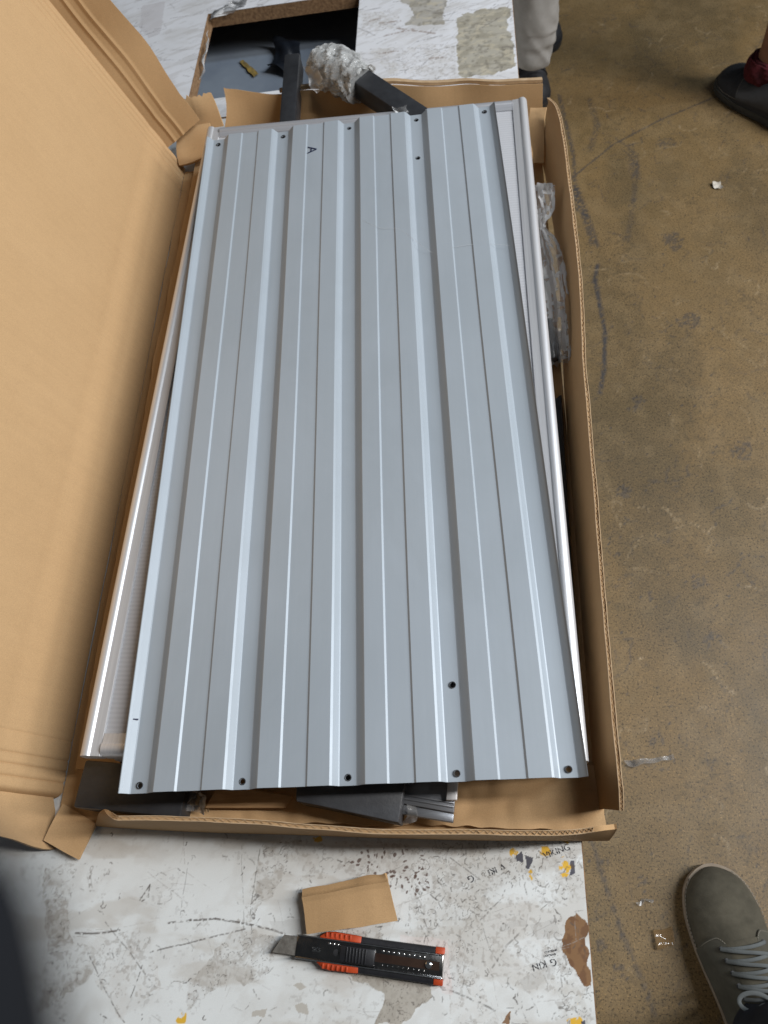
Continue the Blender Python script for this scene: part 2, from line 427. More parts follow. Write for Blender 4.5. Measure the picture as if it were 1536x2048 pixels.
fl_mat = wear_mat('worn_concrete_coating', .5, .35, 420, .35, floor_extra, .12)
me = col_grid('floor', .40, 1.70, -.50, 2.60, FLOOR, .0042, .0042, paint_floor, base=(.2,.14,.07))
tag(obj('floor', me, fl_mat), kind='structure')
plain_floor = plain('plain_concrete_coating', (.19,.135,.07,1), (.14,.105,.062,1), .55, 0, 9, .2, 300)
mb = MB()
for a in ((-4,.40,-4,6),(1.70,5,-4,6),(.40,1.70,-4,-.50),(.40,1.70,2.60,6)):
    mb.add([(a[0],a[2],FLOOR),(a[1],a[2],FLOOR),(a[1],a[3],FLOOR),(a[0],a[3],FLOOR)], [(0,1,2,3)])
tag(mb.build('floor', plain_floor), kind='structure')

# ------------------------------------------------------------------ tables
SH = .0505            # table edge runs at this slant to the metal sheet
TX0, TX1 = -1.25, .5025
W0 = (.71,.73,.725)
def T(*p): return [at2(x, y, 0) for x, y in p]
def paint_front(cv):
    X, Y = cv.X, cv.Y
    grime = (.40,.37,.33); ink = (.10,.085,.075)
    cv.blend(.28*sstep(.52, .72, fbm(X, Y, 14, 5, 2)), (.52,.51,.48))
    cv.blend(.24*sstep(.48, .70, fbm(X*1.4-Y*.6, Y*1.2, 38, 5, 81)), (.50,.475,.44))
    cv.blend(.22*sstep(.64, .72, fbm(X, Y, 260, 3, 83))*sstep(.48, .62, fbm(X, Y, 24, 3, 84)), (.20,.17,.15))
    cv.blend(.42*sstep(.52, .66, fbm(X*.9+Y*1.6, Y*2.2-X*.5, 13, 5, 91)), (.47,.43,.375))
    # wrinkled tape left on the laminate
    cv.crinkle(T((820,1690),(1160,1680),(1165,1760),(1150,1800),(1050,1760),(960,1790),(955,1960),(900,1975),(800,1850),(820,1780)), 75, ink, .75, (.52,.50,.46), .5, .06, 1, .30)
    cv.crinkle(T((960,1790),(1120,1790),(1130,1990),(1060,1990),(960,1940)), 40, ink, .6, (.60,.58,.55), .4, .035, 5, .42)
    cv.crinkle(T((1090,1880),(1185,1960),(1190,2048),(1120,2048)), 70, ink, .7, (.5,.48,.44), .5, .06, 9, .32)
    cv.crinkle(T((880,1950),(960,1950),(990,2048),(900,2048)), 60, ink, .5, (.62,.60,.57), .4, .045, 12, .42)
    cv.crinkle(T((520,1685),(600,1680),(575,1750),(545,1790),(500,1835),(480,1850),(505,1760)), 70, ink, .75, grime, .65, .06, 15, .30)
    cv.crinkle(T((590,1690),(840,1685),(820,1760),(700,1750),(600,1770)), 55, ink, .5, (.50,.48,.45), .6, .04, 18, .42)
    cv.crinkle(T((480,1840),(560,1890),(540,1950),(480,1960),(380,2010),(370,1960),(410,1930)), 80, ink, .7, grime, .55, .06, 22, .30)
    cv.crinkle(T((90,1735),(145,1730),(142,1790),(130,1820),(150,1880),(185,1900),(185,1945),(120,2010),(70,2040),(90,1900),(85,1800)), 65, ink, .6, grime, .75, .045, 26, .34)
    cv.crinkle(T((190,1880),(290,1860),(320,1980),(240,2040),(180,1960)), 60, ink, .55, (.62,.6,.57), .4, .045, 29, .45)
    cv.crinkle(T((640,1870),(760,1850),(770,1880),(720,1895)), 90, ink, .8, grime, .8, .08, 33, .25)
    # bare greyed spots where the white layer came off
    cv.patch(T((686,1940),(740,1945),(800,1955),(845,1966),(862,1985),(835,2020),(800,2048),(752,2048),(768,1992),(735,1972),(700,1965)), (.42,.385,.33), .9, .016)
    cv.crinkle(T((686,1940),(845,1966),(862,1985),(835,2020),(800,2048),(752,2048),(768,1992),(700,1965)), 110, ink, .7, (.33,.30,.26), .5, .08, 36, .3)
    for a in (((585,1968),(600,1965),(612,1975),(600,1984)),((590,2010),(612,2006),(618,2020),(600,2022)),((500,2020),(530,2015),(525,2035),(500,2032))):
        cv.patch(T(*a), (.45,.42,.37), .85, .01)
    chip = (.23,.125,.058)
    m = cv.patch(T((1120,1872),(1132,1850),(1150,1828),(1160,1838),(1172,1850),(1168,1880),(1178,1900),(1176,1925),(1184,1940),(1183,1965),(1168,1972),(1150,1945),(1134,1928),(1122,1900)), chip, 1, .014)
    cv.blend(m*.6*sstep(.5, .62, fbm(X, Y, 160, 3, 70)), (.13,.06,.03))
    cv.patch(T((998,2048),(1010,2032),(1020,2018),(1016,2048)), chip, .95, .008)
    # yellow and black sticker rests
    yel = (.72,.42,.02); nav = (.035,.035,.06)
    for x, y, rx, ry, f in ((1087,1702,11,10,.42),(1133,1733,14,18,.48),(1065,1749,6,9,.45),(1026,1705,8,6,.5),(636,1677,12,9,.46),(366,2028,9,11,.42),(1150,2040,11,9,.4),(1134,1679,8,5,.45),(1155,2000,4,6,.4)):
        cx, cy = at2(x, y, 0); cv.disc(cx, cy, rx*.00061, ry*.00061, yel, .95, .014, f)
    for q in (((1030,1712),(1045,1704),(1044,1728),(1030,1724)),((1050,1714),(1064,1712),(1060,1738),(1052,1738)),((1140,1720),(1149,1719),(1151,1748),(1141,1750)),((1160,2040),(1168,2038),(1168,2048),(1160,2048))):
        cv.patch(T(*q), nav, .9, .012)
    # long drag lines
    cv.stroke(T((335,1846),(380,1840),(430,1838),(480,1845),(530,1855),(570,1868)), .0016, ink, .85)
    cv.stroke(T((152,1866),(200,1867),(240,1860)), .0016, ink, .8)
    cv.stroke(T((300,1905),(400,1880),(490,1858)), .0012, ink, .7)
    cv.stroke(T((175,1905),(200,1960),(225,2010),(248,2045)), .0010, ink, .7)
    cv.stroke(T((210,1845),(260,1905),(310,1975)), .0009, ink, .65)
    cv.stroke(T((285,1930),(262,1995)), .0010, ink, .7)
    cv.stroke(T((875,1970),(925,1990),(990,2020)), .0014, ink, .7)
    cv.stroke(T((960,1840),(1000,1800),(1010,1780)), .0009, ink, .6)
    cv.stroke(T((985,1935),(1015,1890),(1055,1850)), .0013, ink, .55)
    cv.stroke(T((1000,1930),(980,1900),(960,1840)), .0008, ink, .5)
    cv.stroke(T((900,1715),(960,1760)), .0008, ink, .7); cv.stroke(T((520,1690),(500,1830)), .0008, ink, .7)
    cv.stroke(T((376,1725),(360,1830)), .0008, ink, .45); cv.stroke(T((483,1690),(488,1860)), .0007, ink, .4)
    cv.stroke(T((184,1735),(178,1755),(182,1780)), .0032, (.25,.23,.21), .7, .45)
    cv.stroke(T((280,1800),(300,1770),(296,1795),(284,1802)), .0012, ink, .8)
    # tinted clear tape under the cutter
    cv.patch(T((800,1868),(895,1880),(905,1990),(880,1985),(860,1900),(800,1890)), (.74,.62,.59), .35, .006)
    for q in (((1060,1850),(1105,1835),(1120,1870),(1075,1880)),((1000,1850),(1050,1838),(1052,1850),(1000,1862)),((1040,1960),(1110,1925),(1110,1950),(1050,1985)),((540,1840),(615,1840),(612,1868),(545,1866))):
        cv.patch(T(*q), (.42,.41,.39), .33, .006)
    for k in range(260):
        px = random.uniform(110, 1190); py = random.uniform(1670, 2048)
        if random.random() < .45: px = random.uniform(780, 1180)
        x, y = at2(px, py, 0)
        squiggle(cv, x, y, random.uniform(.0012, .0040), random.uniform(.0006, .0010), ink, random.uniform(.3, .8))
    for k in range(70):
        x, y = at2(random.uniform(690, 860), random.uniform(1700, 1790), 0)
        cv.disc(x, y, random.uniform(.0008,.0024), random.uniform(.0008,.002), (.10,.055,.04), .85, .01)
    for k in range(90):
        x, y = at2(random.uniform(100, 1190), random.uniform(1670, 2048), 0)
        a = random.uniform(-.6, .5) + (math.pi/2 if random.random() < .3 else 0); L = random.uniform(.01, .07)
        cv.stroke([(x, y), (x+math.cos(a)*L, y+math.sin(a)*L)], .0006, (.35,.33,.31), random.uniform(.25, .6))
def paint_back(cv):
    X, Y = cv.X, cv.Y
    ink = (.14,.125,.12); fib = (.40,.375,.31)
    cv.blend(.4*sstep(.50, .70, fbm(X*1.6+Y*.6, Y*2.5, 9, 5, 2)), (.56,.55,.54))
    cv.blend(.35*sstep(.52, .66, fbm(X*1.2, Y*5-X*2, 26, 4, 12)), (.45,.43,.41))
    def torn(pts, c, seed):
        m = cv.patch(T(*pts), c, .95, .02)
        cv.blend(m*.55*sstep(.45, .68, fbm(X, Y*1.6, 38, 5, seed)), (.26,.235,.18))
        cv.blend(m*.6*sstep(.56, .68, fbm(X, Y*1.4, 80, 3, seed+3)), (.52,.47,.36))
        cv.blend(m*.5*sstep(.60, .70, fbm(X, Y, 110, 4, seed+6)), (.15,.135,.11))
    torn(((785,-10),(890,-10),(889,50),(850,55),(808,56),(826,35),(815,15)), (.42,.40,.36), 50)
    torn(((918,30),(945,28),(960,22),(1020,15),(1018,60),(1026,90),(1028,135),(1005,140),(990,150),(960,155),(918,160),(914,100)), fib, 60)
    cv.patch(T((285,15),(330,5),(322,70),(300,80),(280,60)), (.56,.545,.56), .7, .008)
    cv.crinkle(T((720,30),(790,20),(800,60),(730,70)), 60, ink, .5, (.5,.48,.45), .5, .05, 7, .35)
    cv.crinkle(T((740,100),(910,90),(915,160),(790,165)), 40, ink, .5, (.55,.53,.5), .5, .04, 17, .4)
    for a in (((760,50),(800,45)),((860,120),(885,118)),((760,110),(800,104)),((770,75),(830,60)),((795,60),(870,70)),((740,45),(760,40))):
        cv.stroke(T(*a), .004, (.20,.12,.08), .7, .4)
    for k in range(260):
        px = random.uniform(250, 1030); py = random.uniform(-10, 170); x, y = at2(px, py, 0)
        a = random.gauss(.25, .5); L = random.uniform(.01, .06)
        cv.stroke([(x, y), (x+math.cos(a)*L, y+math.sin(a)*L)], random.uniform(.0012, .0022), ink, random.uniform(.2, .6))
LAM = wear_mat('scuffed_white_laminate', .34, .10, 800, .45, None, .04)
LAM_PLAIN = plain('white_laminate', (.72,.73,.73,1), (.62,.62,.61,1), .4, 0, 20)
TH = .028
def slab(t, y0, y1, x0=TX0, x1=TX1, hole=None, dz=0):
    """board core under the laminate, split round the hole if there is one"""
    mb = MB()
    def q(xa, xb, ya, yb):
        vs = [(x+SH*y, y, z) for z in (-TH, -.0008+dz) for y in (ya, yb) for x in (xa, xb)]
        mb.add(vs, [(0,2,3,1),(4,5,7,6),(0,1,5,4),(2,6,7,3),(0,4,6,2),(1,3,7,5)])
    if hole is None: q(x0, x1, y0, y1)
    else:
        a, b, c, d = hole
        q(x0, a, y0, y1); q(b, x1, y0, y1); q(a, b, y0, c); q(a, b, d, y1)
    return mb.build('board_core', CHIP, t)
def support(t, x0, x1, y0, y1):
    for (xa, xb, ya, yb) in ((x0,x0+.02,y0,y1),(x1-.02,x1,y0,y1),(x0+.02,x1-.02,y0,y0+.02),(x0+.02,x1-.02,y1-.02,y1)):
        mb = MB(); vs = [(x+SH*y, y, z) for z in (FLOOR, -TH) for y in (ya, yb) for x in (xa, xb)]
        mb.add(vs, [(0,2,3,1),(4,5,7,6),(0,1,5,4),(2,6,7,3),(0,4,6,2),(1,3,7,5)]); mb.build('side_board', LAM_PLAIN, t)
t1 = empty('work_table', (0, 0, 0))
tag(t1, 'low white laminate table under the open carton, covered in tape residue and knife scratches', 'table')
F0 = -.305
me = col_grid('laminate_top', -.30, TX1-.0012, F0, .03, 0, .00085, .00085, paint_front, shear=SH, base=W0)
obj('laminate_top', me, LAM, t1)
mb = MB()
for (xa, xb, ya, yb) in ((TX0, -.30, -.75, 1.3515), (-.30, TX1-.0012, .03, 1.3515), (-.30, TX1-.0012, -.75, F0)):
    mb.add([(xa+SH*ya,ya,0),(xb+SH*ya,ya,0),(xb+SH*yb,yb,0),(xa+SH*yb,yb,0)], [(0,1,2,3)])
mb.build('laminate_top', LAM_PLAIN, t1)
slab(t1, -.75, 1.3515); support(t1, TX0+.05, TX1-.05, -.70, 1.30)
t2 = empty('work_table', (0, 1.35, 0))
tag(t2, 'far white laminate table with a rectangular cut-out and torn grey patches', 'table')
t2.location = (0,0,0)
HX0, HX1, HY0, HY1 = -.205, .157, 1.418, 1.742
me = col_grid('laminate_top', -.75, TX1-.0012, 1.352, 2.05, .0035, .0022, .0022, paint_back, shear=SH, base=(.70,.71,.74),
              skip=lambda X, Y: (X-SH*Y > HX0) & (X-SH*Y < HX1) & (Y > HY0) & (Y < HY1))
obj('laminate_top', me, LAM, t2)
mb = MB(); 
for (xa, xb, ya, yb) in ((TX0, -.75, 1.352, 2.6), (-.75, TX1-.0012, 2.05, 2.6)):
    mb.add([(xa+SH*ya,ya,0),(xb+SH*ya,ya,0),(xb+SH*yb,yb,0),(xa+SH*yb,yb,0)], [(0,1,2,3)])
mb.build('laminate_top', LAM_PLAIN, t2)
slab(t2, 1.352, 2.6, hole=(HX0, HX1, HY0, HY1), dz=.0035); support(t2, TX0+.05, TX1-.05, 1.40, 2.55)
# steel tray under the cut-out
mb = MB(); zt = -.115
mb.box((.05, 1.66, zt-.004), (.62, .60, .008)); mb.box((.05, 1.93, zt+.03), (.62, .012, .06)); mb.box((-.255, 1.66, zt+.03), (.012, .60, .06)); mb.box((.355, 1.66, zt+.03), (.012, .60, .06))
tr = mb.build('tray', STEEL_G, t2, bevel=.002)
mb = MB(); mb.bar((-.25, 1.90, -.052), (.36, 1.885, -.052), .03, .04); mb.build('batten', WOOD, t2, bevel=.002)

# ------------------------------------------------------------------ the carton
carton = empty('cardboard_box', (.2, .55, 0)); 
tag(carton, 'open brown cardboard carton with its lid swung up on the left, holding metal panels', 'cardboard box')
carton.location = (0, 0, 0)
CT = .0052
RB = [(.522,-.030),(.535,.162),(.545,.316),(.563,.576),(.575,.700),(.588,.875),(.592,1.10)]
RT = [(.533,-.040),(.545,.134),(.558,.308),(.573,.505),(.594,.734),(.607,.952),(.612,1.125)]
def cr(p, a, s=9, seed=0): 
    return Vector((nz(p, s, seed), nz(p, s, seed+5), nz(p, s, seed+9)))*a
def right_wall(u, v):
    b = interp_s([(x, y, 0.004) for x, y in RB], u); t = interp_s([(x, y, .10) for x, y in RT], u)
    p = b*(1-v)+t*v
    d = max(0, (u-.93)/.07)
    p += cr(p, .0012+.012*d, 9, 3) * (.35+v) + cr(p, .009*d, 38, 6)*v
    p.z += v*(.0014*nz((u*14,0,0), 1, 2) - .010*max(0, (.03-u)/.03))
    if d > 0: p.x -= .010*d*d*v; p.z += .006*d*v
    return p
def flutes(parent, fn, u0, u1, v, length, th=CT, pitch=.0078):
    """two paper liners and the wavy medium between them, standing on a cut edge"""
    n = int(length*(u1-u0)/pitch); a = []; mb = MB(); rj = random.Random(5)
    for k in range(2*n+1):
        u = min(1, max(0, u0+(u1-u0)*(k+rj.uniform(-.22,.22))/(2*n))); p = Vector(fn(u, v)); q = Vector(fn(u, v-.05)); 
        p2 = Vector(fn(min(1, u+.004), v)); d = (p2-Vector(fn(max(0, u-.004), v))).normalized(); up = (p-q).normalized()
        a.append((p, d.cross(up).normalized(), up))
    hh = .0022
    for sgn in (-1, 1):
        V = []; Fc = []
        for p, nrm, up in a:
            for off in (th/2, th/2-.0009):
                e_ = hh*(.75+.9*abs(nz((p.x*40+sgn*7, p.y*40, 0), 1))); V += [p+nrm*sgn*off-up*.0005, p+nrm*sgn*(off+.0006*nz((p.x*25, p.y*25, sgn), 1))+up*e_]
        for k in range(len(a)-1):
            i = k*4; j = i+4
            Fc += [(i,j,j+1,i+1),(i+2,i+3,j+3,j+2),(i+1,j+1,j+3,i+3)]
        mb.add(V, Fc)
    V = []; Fc = []
    for k, (p, nrm, up) in enumerate(a):
        s = (1 if k % 2 else -1)*(th/2-.0011)
        for off in (.0003, -.0003): V += [p+nrm*(s+off)-up*.0005, p+nrm*(s+off)+up*(hh*(.55+.4*abs(nz((k*.37,0,0),1))))]
    for k in range(len(a)-1):
        i = k*4; j = i+4; Fc += [(i,j,j+1,i+1),(i+2,i+3,j+3,j+2),(i+1,j+1,j+3,i+3)]
    mb.add(V, Fc)
    return mb.build('fluted_edge', CARD_E, parent)
rw = sheet('side_wall', right_wall, 90, 12, CT, CARD_X, carton)
flutes(rw, right_wall, 0, 1, 1, 1.17)

FB = [(-.105,-.030),(.033,-.040),(.198,-.049),(.344,-.057),(.480,-.062),(.530,-.063)]
FT = [(-.062,-.030),(.067,-.036),(.217,-.050),(.349,-.056),(.46,-.062),(.526,-.055)]
def front_wall(u, v):
    b = interp_s([(x, y, 0.002) for x, y in FB], u); t = interp_s([(x, y, .098) for x, y in FT], u)
    p = b*(1-v)+t*v
    e = max(0, (.06-u)/.06)
    p += cr(p, .0018+.008*e, 10, 13)*(.3+v)
    p.z += v*(.002*nz((u*9,0,3), 1, 4) - .012*max(0, (u-.86)/.14)*math.sin(u*40)*.8) - v*e*.02
    p.y += v*e*.015
    return p
fw = sheet('side_wall', front_wall, 80, 10, CT, CARD_X, carton)
flutes(fw, front_wall, .03, .90, 1, .62)

BB = [(-.03,1.215),(.12,1.205),(.30,1.185),(.45,1.165),(.592,1.150)]
BT = [(-.012,1.278),(.118,1.268),(.30,1.238),(.45,1.212),(.592,1.185)]
def back_wall(u, v):
    b = interp_s([(x, y, 0.004) for x, y in BB], u); t = interp_s([(x, y, .098) for x, y in BT], u)
    p = b*(1-v)+t*v; e = max(0, (.15-u)/.15)
    p += cr(p, .006+.014*e, 11, 23)*(.3+v); p.z += v*.005*nz((u*8,0,7), 1, 4); return p
bw = sheet('side_wall', back_wall, 60, 12, CT, CARD_X, carton)
def back_flap(u, v):
    p = back_wall(.22+u*.78, 1.0); p = p + Vector((0, .004+.030*v, .002-.020*v*v)); return p + cr(p, .004*v, 14, 31)
sheet('top_flap', back_flap, 40, 4, CT, CARD_E, bw)

def floor_sheet(u, v):
    a = Vector((-.155+.04*v, -.026+1.215*v, .004)); b = Vector((.524+.066*v, -.058+1.20*v, .004)); p = a*(1-u)+b*u
    p.z += .0015*nz(p, 18, 3) ; return p
sheet('bottom', floor_sheet, 40, 60, .004, CARD_X, carton)
def inner_flap(u, v):
    p = Vector((-.09+.615*u, -.022-.034*u + .075*v, .010 + .012*(1-v)*abs(math.sin(u*5)))); p += cr(p, .006, 14, 41) + cr(p, .0035, 48, 43); p.z = max(p.z, .0085); return p
sheet('bottom_flap', inner_flap, 120, 20, .004, CARD_L, carton)
LE = [at(x, y, .016) for x, y in ((398,300),(368,440),(330,620),(276,900),(216,1200),(166,1470),(154,1540))]
def liner(u, v):
    p = interp_s(LE, 1-v) + Vector((.062*u, 0, .004*u)); p += cr(p, .0030, 9, 47) + cr(p, .0012, 40, 48); return p
sheet('bottom_flap', liner, 10, 110, .004, CARD_L, carton)

# left wall and lid: one long board leaning outwards, creased at the rim
LA, LB = Vector((-.1585, .006, .004)), Vector((-.1175, 1.205, .004))
LL = .78
def lid_pt(s, y):
    """s metres up the board from its foot, y 0..1 along the carton"""
    base = LA.lerp(LB, y)
    th = R(72)
    p = base + Vector((-math.cos(th)*s, 0, math.sin(th)*s))
    p += Vector((math.sin(th), 0, math.cos(th)))*(-.0012*math.exp(-((s-.105)/.010)**2) - .0015*math.exp(-((s-.055)/.006)**2) + .006*math.sin(s*3.2)*math.sin(math.pi*y))
    p += Vector((.95,0,.3))*(.003*nz((s*3, y*4, 0), 1, 2) )
    edge = min(y, 1-y)*1.2
    p += Vector((.95,0,.3))*(-.0030*math.exp(-((edge-.016)/.0022)**2) - .0026*math.exp(-((edge-.030)/.0020)**2) - .0020*math.exp(-((edge-.043)/.0020)**2) - .0012*math.exp(-((edge-.068)/.0024)**2) - .010*max(0, (.006-edge)/.006)**2)
    return p
def ends_dense(t): return float(np.interp(t, [0, .36, .64, 1], [0, .075, .925, 1]))
lid = sheet('lid', lambda u, v: lid_pt(u*LL, ends_dense(v)), 110, 360, CT, CARD_L, carton)
def lid_far_flap(u, v):
    p = lid_pt(.050+u*(LL-.05), 1.0); k = .10*v
    a = R(38) if v < .45 else R(38)
    k = .115*v
    p = p + Vector((.855, .41, .325))*k*.80 + Vector((-.39,.91,-.13))*(-.0022*math.exp(-((v-.30)/.03)**2) - .0022*math.exp(-((v-.52)/.03)**2))
    p += cr(p, .003*v, 9, 51); p += Vector((0, .012*nz((u*7, 0, 0), 1, 3)*v, 0))
    return p
sheet('lid_flap', lid_far_flap, 50, 40, CT, CARD_X, lid)
def lid_near_flap(u, v):
    p = lid_pt(.005+u*(LL-.01), 0.0); k = .062*v
    p = p + Vector((.018*v*(1-u), -k*(.8+.2*math.cos(u*9)), -.012*v*v - .02*v*(1-u)**6))
    p += cr(p, .012*v, 16, 61); return p
sheet('lid_flap', lid_near_flap, 60, 12, CT, CARD_L, lid)

def quad_sheet(name, a, b, c, d, parent, mat, amp=.006, n=14, th=CT, seed=0, ragged=.0):
    a, b, c, d = map(Vector, (a, b, c, d))
    def fn(u, v):
        p = (a*(1-u)+b*u)*(1-v) + (d*(1-u)+c*u)*v
        p += cr(p, amp, 18, seed)
        if ragged: p += (c-b).normalized()*ragged*nz((u*12, seed, 0), 1)*v
        return p
    return sheet(name, fn, n, n, th, mat, parent)
# torn corner tabs
quad_sheet('corner_tab', at(128,1608,.012), at(192,1648,.006), at(160,1722,.008), at(86,1680,.020), carton, CARD_L, .004, 12, CT, 3)
quad_sheet('corner_tab', at(372,268,.050), at(446,252,.060), at(424,187,.105), at(354,198,.105), carton, CARD_L, .006, 14, CT, 11, .01)
quad_sheet('corner_tab', at(362,330,.024), at(420,312,.040), at(422,250,.065), at(350,258,.060), carton, CARD_L, .007, 14, CT, 17)
quad_sheet('corner_tab', at(1062,330,.02), at(1086,330,.02), at(1092,215,.085), at(1060,212,.085), carton, CARD_L, .006, 10, CT, 23)

# ------------------------------------------------------------------ contents: black tubes under the panels
def tube_bar(name, a, b, w, h, label, mat=BLACK, bev=.003, group=None, cat='metal tube', up=(0,0,1)):
    mb = MB(); mb.bar(a, b, w, h, up); o = mb.build(name, mat, None, True, bev)
    return tag(o, label, cat, group)
tube_bar('metal_tube', (-.108, .014, .030), (.03, -.002, .030), .056, .050, 'short black metal tube at the front left corner of the carton, below the silver frame')
def prism(name, px, z0, z1, mat, parent=None, bev=.002):
    mb = MB(); top = [at(x, y, z1) for x, y in px]; mb.loft([[Vector((v.x, v.y, z0)) for v in top], top]); return mb.build(name, mat, parent, True, bev)
tb = prism('metal_tube', ((592,1535),(815,1535),(797,1646),(640,1612),(592,1603)), .022, .072, BLACK_T)
tag(tb, 'charcoal metal tube poking out slantwise below the front edge of the ribbed sheet', 'metal tube')
tube_bar('metal_tube', (.108, .86, .055), (.129, 1.335, .108), .030, .038, 'dark metal tube standing out over the far carton wall, left of the bubble wrap')
tube_bar('metal_tube', (.465, 1.03, .075), (.225, 1.268, .120), .042, .036, 'dark metal tube end sleeved in bubble wrap at the far wall')
# grey extrusion
e = empty('profile_strip', (.33, -.01, .03)); e.location = (0,0,0)
tag(e, 'grey aluminium profile strip at the front beside the slanting black tube', 'metal strip')
prism('web', ((806,1535),(914,1535),(908,1626),(800,1606)), .040, .050, GREY_X, e, .001)
prism('lip', ((898,1535),(918,1535),(914,1600),(892,1600)), .0505, .062, ALU, e, .001)
prism('end_cap', ((800,1607),(908,1627),(906,1645),(797,1627)), .030, .046, GREY_X, e, .0012)
for q in (((803,1588),(908,1606)), ((802,1596),(908,1614))):
    mb = MB(); mb.bar(at(*q[0], .0508), at(*q[1], .0508), .0022, .0022); mb.build('ridge', GREY_X, e, True, .0004)
# brown board strip
a, b, c, d = at(412,1617,.03), at(572,1617,.03), at(588,1592,.03), at(440,1570,.03)
mb = MB(); top = [v+Vector((0,0,.006)) for v in (a,b,c,d)]; mb.loft([[a,b,c,d], top])
tag(mb.build('board_strip', WOOD, None, False, .0012), 'brown fibreboard strip sticking out below the front edge of the ribbed sheet', 'board')

# ------------------------------------------------------------------ framed polycarbonate panels
def framed(name, cx, cy, z, W, L, ang, label, dz=.024):
    e = empty(name, (cx, cy, z), ang); tag(e, label, 'framed panel', 'framed panels in the stack')
    prof = [(0,0),(0,.014),(.0012,.0185),(.0035,.0220),(.0070,.0238),(.0105,.0240),(.0140,.0228),(.0150,.0214),(.0262,.0200),(.027,.0190),(.027,.004),(.024,.0)]
    def rail(a, b, mat, sx):
        a, b = Vector(a), Vector(b); d = (b-a).normalized(); s = Vector((0,0,1)).cross(d)*sx
        mb = MB(); mb.loft([[p+s*x+Vector((0,0,y*dz/.024)) for x, y in prof] for p in (a, b)])
        o = mb.build('rail', mat, e, True); return o
    x, y = W/2, L/2
    rail((-x,-y,0), (-x,y,0), ALU, -1); rail((x,-y,0), (x,y,0), ALU, 1)
    rail((-x+.0275,-y,0), (x-.0275,-y,0), ALU, 1); rail((-x+.0275,y,0), (x-.0275,y,0), ALU_D, -1)
    mb = MB(); mb.box((0,0,.0145*dz/.024), (W-.050, L-.050, .006)); mb.build('polycarbonate_sheet', POLY, e)
    return e
framed('framed_panel', .236, .588, .0875, .592, 1.130, R(-2.7), 'aluminium framed translucent panel lying directly under the ribbed grey sheet')
framed('framed_panel', .246, .575, .0625, .560, 1.100, R(-2.2), 'lower aluminium framed panel, its edge just showing beneath the upper frame')

# ------------------------------------------------------------------ ribbed sheet on top
ZP = .1195; HT = .0088; PT = .12
prof = [(-.0212, .004), (-.0206, HT)]
for k in range(5):
    o = k*PT
    prof += [(o-.0196, HT), (o-.0168, HT-.0016), (o-.0112, .0006), (o-.0098, 0), (o+.0088, 0), (o+.0100, .0006), (o+.0185, HT-.0010), (o+.0200, HT)]
    if k < 4: prof += [(o+.0440, HT), (o+.0464, HT-.0019), (o+.0736, HT-.0019), (o+.0760, HT)]
prof[-1] = (4*PT+.0178, HT-.0004)
prof += [(4*PT+.0184, HT), (4*PT+.0190, .001)]
Y0, Y1 = -.0085, 1.113
mb = MB(); ny = 60; n = len(prof)
V = []; F = []
tk = .0009
for s in (0, -tk):
    for j in range(ny+1):
        y = Y0+(Y1-Y0)*j/ny
        for x, z in prof:
            V.append((x + .0004*math.sin(y*7+x*30), y, ZP+z+s + .0006*math.sin(y*5+x*9) + .0007*nz((x*14, y*5, 0), 1, 3)))
o2 = n*(ny+1)
for j in range(ny):
    for i in range(n-1):
        a, b, c, d = j*n+i, j*n+i+1, (j+1)*n+i+1, (j+1)*n+i
        F += [(a,b,c,d), (o2+d,o2+c,o2+b,o2+a)]
for i in range(n-1): F += [(i,o2+i,o2+i+1,i+1), (ny*n+i,ny*n+i+1,o2+ny*n+i+1,o2+ny*n+i)]
for j in range(ny): F += [(j*n,(j+1)*n,o2+(j+1)*n,o2+j*n), (j*n+n-1,o2+j*n+n-1,o2+(j+1)*n+n-1,(j+1)*n+n-1)]
me = fixn(pyd('ribbed_sheet', V, F))
sheet_o = obj('ribbed_sheet', me, PAINT)
holes = [(k*PT, y) for k in range(5) for y in (0, 1.0985)] + [at2(836,317,ZP), at2(905,1370,ZP)]
cm = MB()
for x, y in holes:
    rr = .0030; cm.loft([[(x+rr*math.cos(i*math.pi/6), y+rr*math.sin(i*math.pi/6), z) for i in range(12)] for z in (ZP-.006, ZP+.006)])
cut = cm.build('cutter_tmp', PAINT)
bo = sheet_o.modifiers.new('b', 'BOOLEAN'); bo.object = cut; bo.operation = 'DIFFERENCE'; bo.solver = 'EXACT'
dg = bpy.context.evaluated_depsgraph_get(); nm = bpy.data.meshes.new_from_object(sheet_o.evaluated_get(dg))
sheet_o.modifiers.clear(); sheet_o.data = nm; nm.name = 'ribbed_sheet'
bpy.data.objects.remove(cut)
for p in nm.polygons: p.use_smooth = False
tag(sheet_o, 'grey blue ribbed metal sheet with screw holes, topmost in the open carton', 'metal sheet')
# screw-hole rims, pen letter
for x, y in holes:
    mb = MB(); r0, r1 = .0031, .0040
    ring = lambda r, z: [(x+r*math.cos(i*math.pi/8), y+r*math.sin(i*math.pi/8), ZP+z) for i in range(16)]
    mb.loft([ring(r0,-.004), ring(r0,.0010), ring(r1,.0011), ring(r1,.0004)], False); mb.build('hole_rim', HOLE, sheet_o)
pa = at(624,300,ZP+HT-.0016); s = .0082
mb = MB(); zz = .0011
P3 = lambda u, v: (pa.x+u*s, pa.y+v*s, pa.z+zz-.0002)
for q in (((-.9,.95),(1,.02)), ((1,-.02),(-.9,-.95)), ((-.15,.55),(-.15,-.55))): mb.bar(P3(*q[0]), P3(*q[1]), .0019, .0004)
mb.build('pen_letter', INK, sheet_o)
mb = MB(); p1 = at(268,1437,ZP+HT); mb.bar((p1.x-.003,p1.y,ZP+HT*.6), (p1.x+.003,p1.y,ZP+HT*.35), .0014, .0016); mb.build('pen_mark', INK, sheet_o)
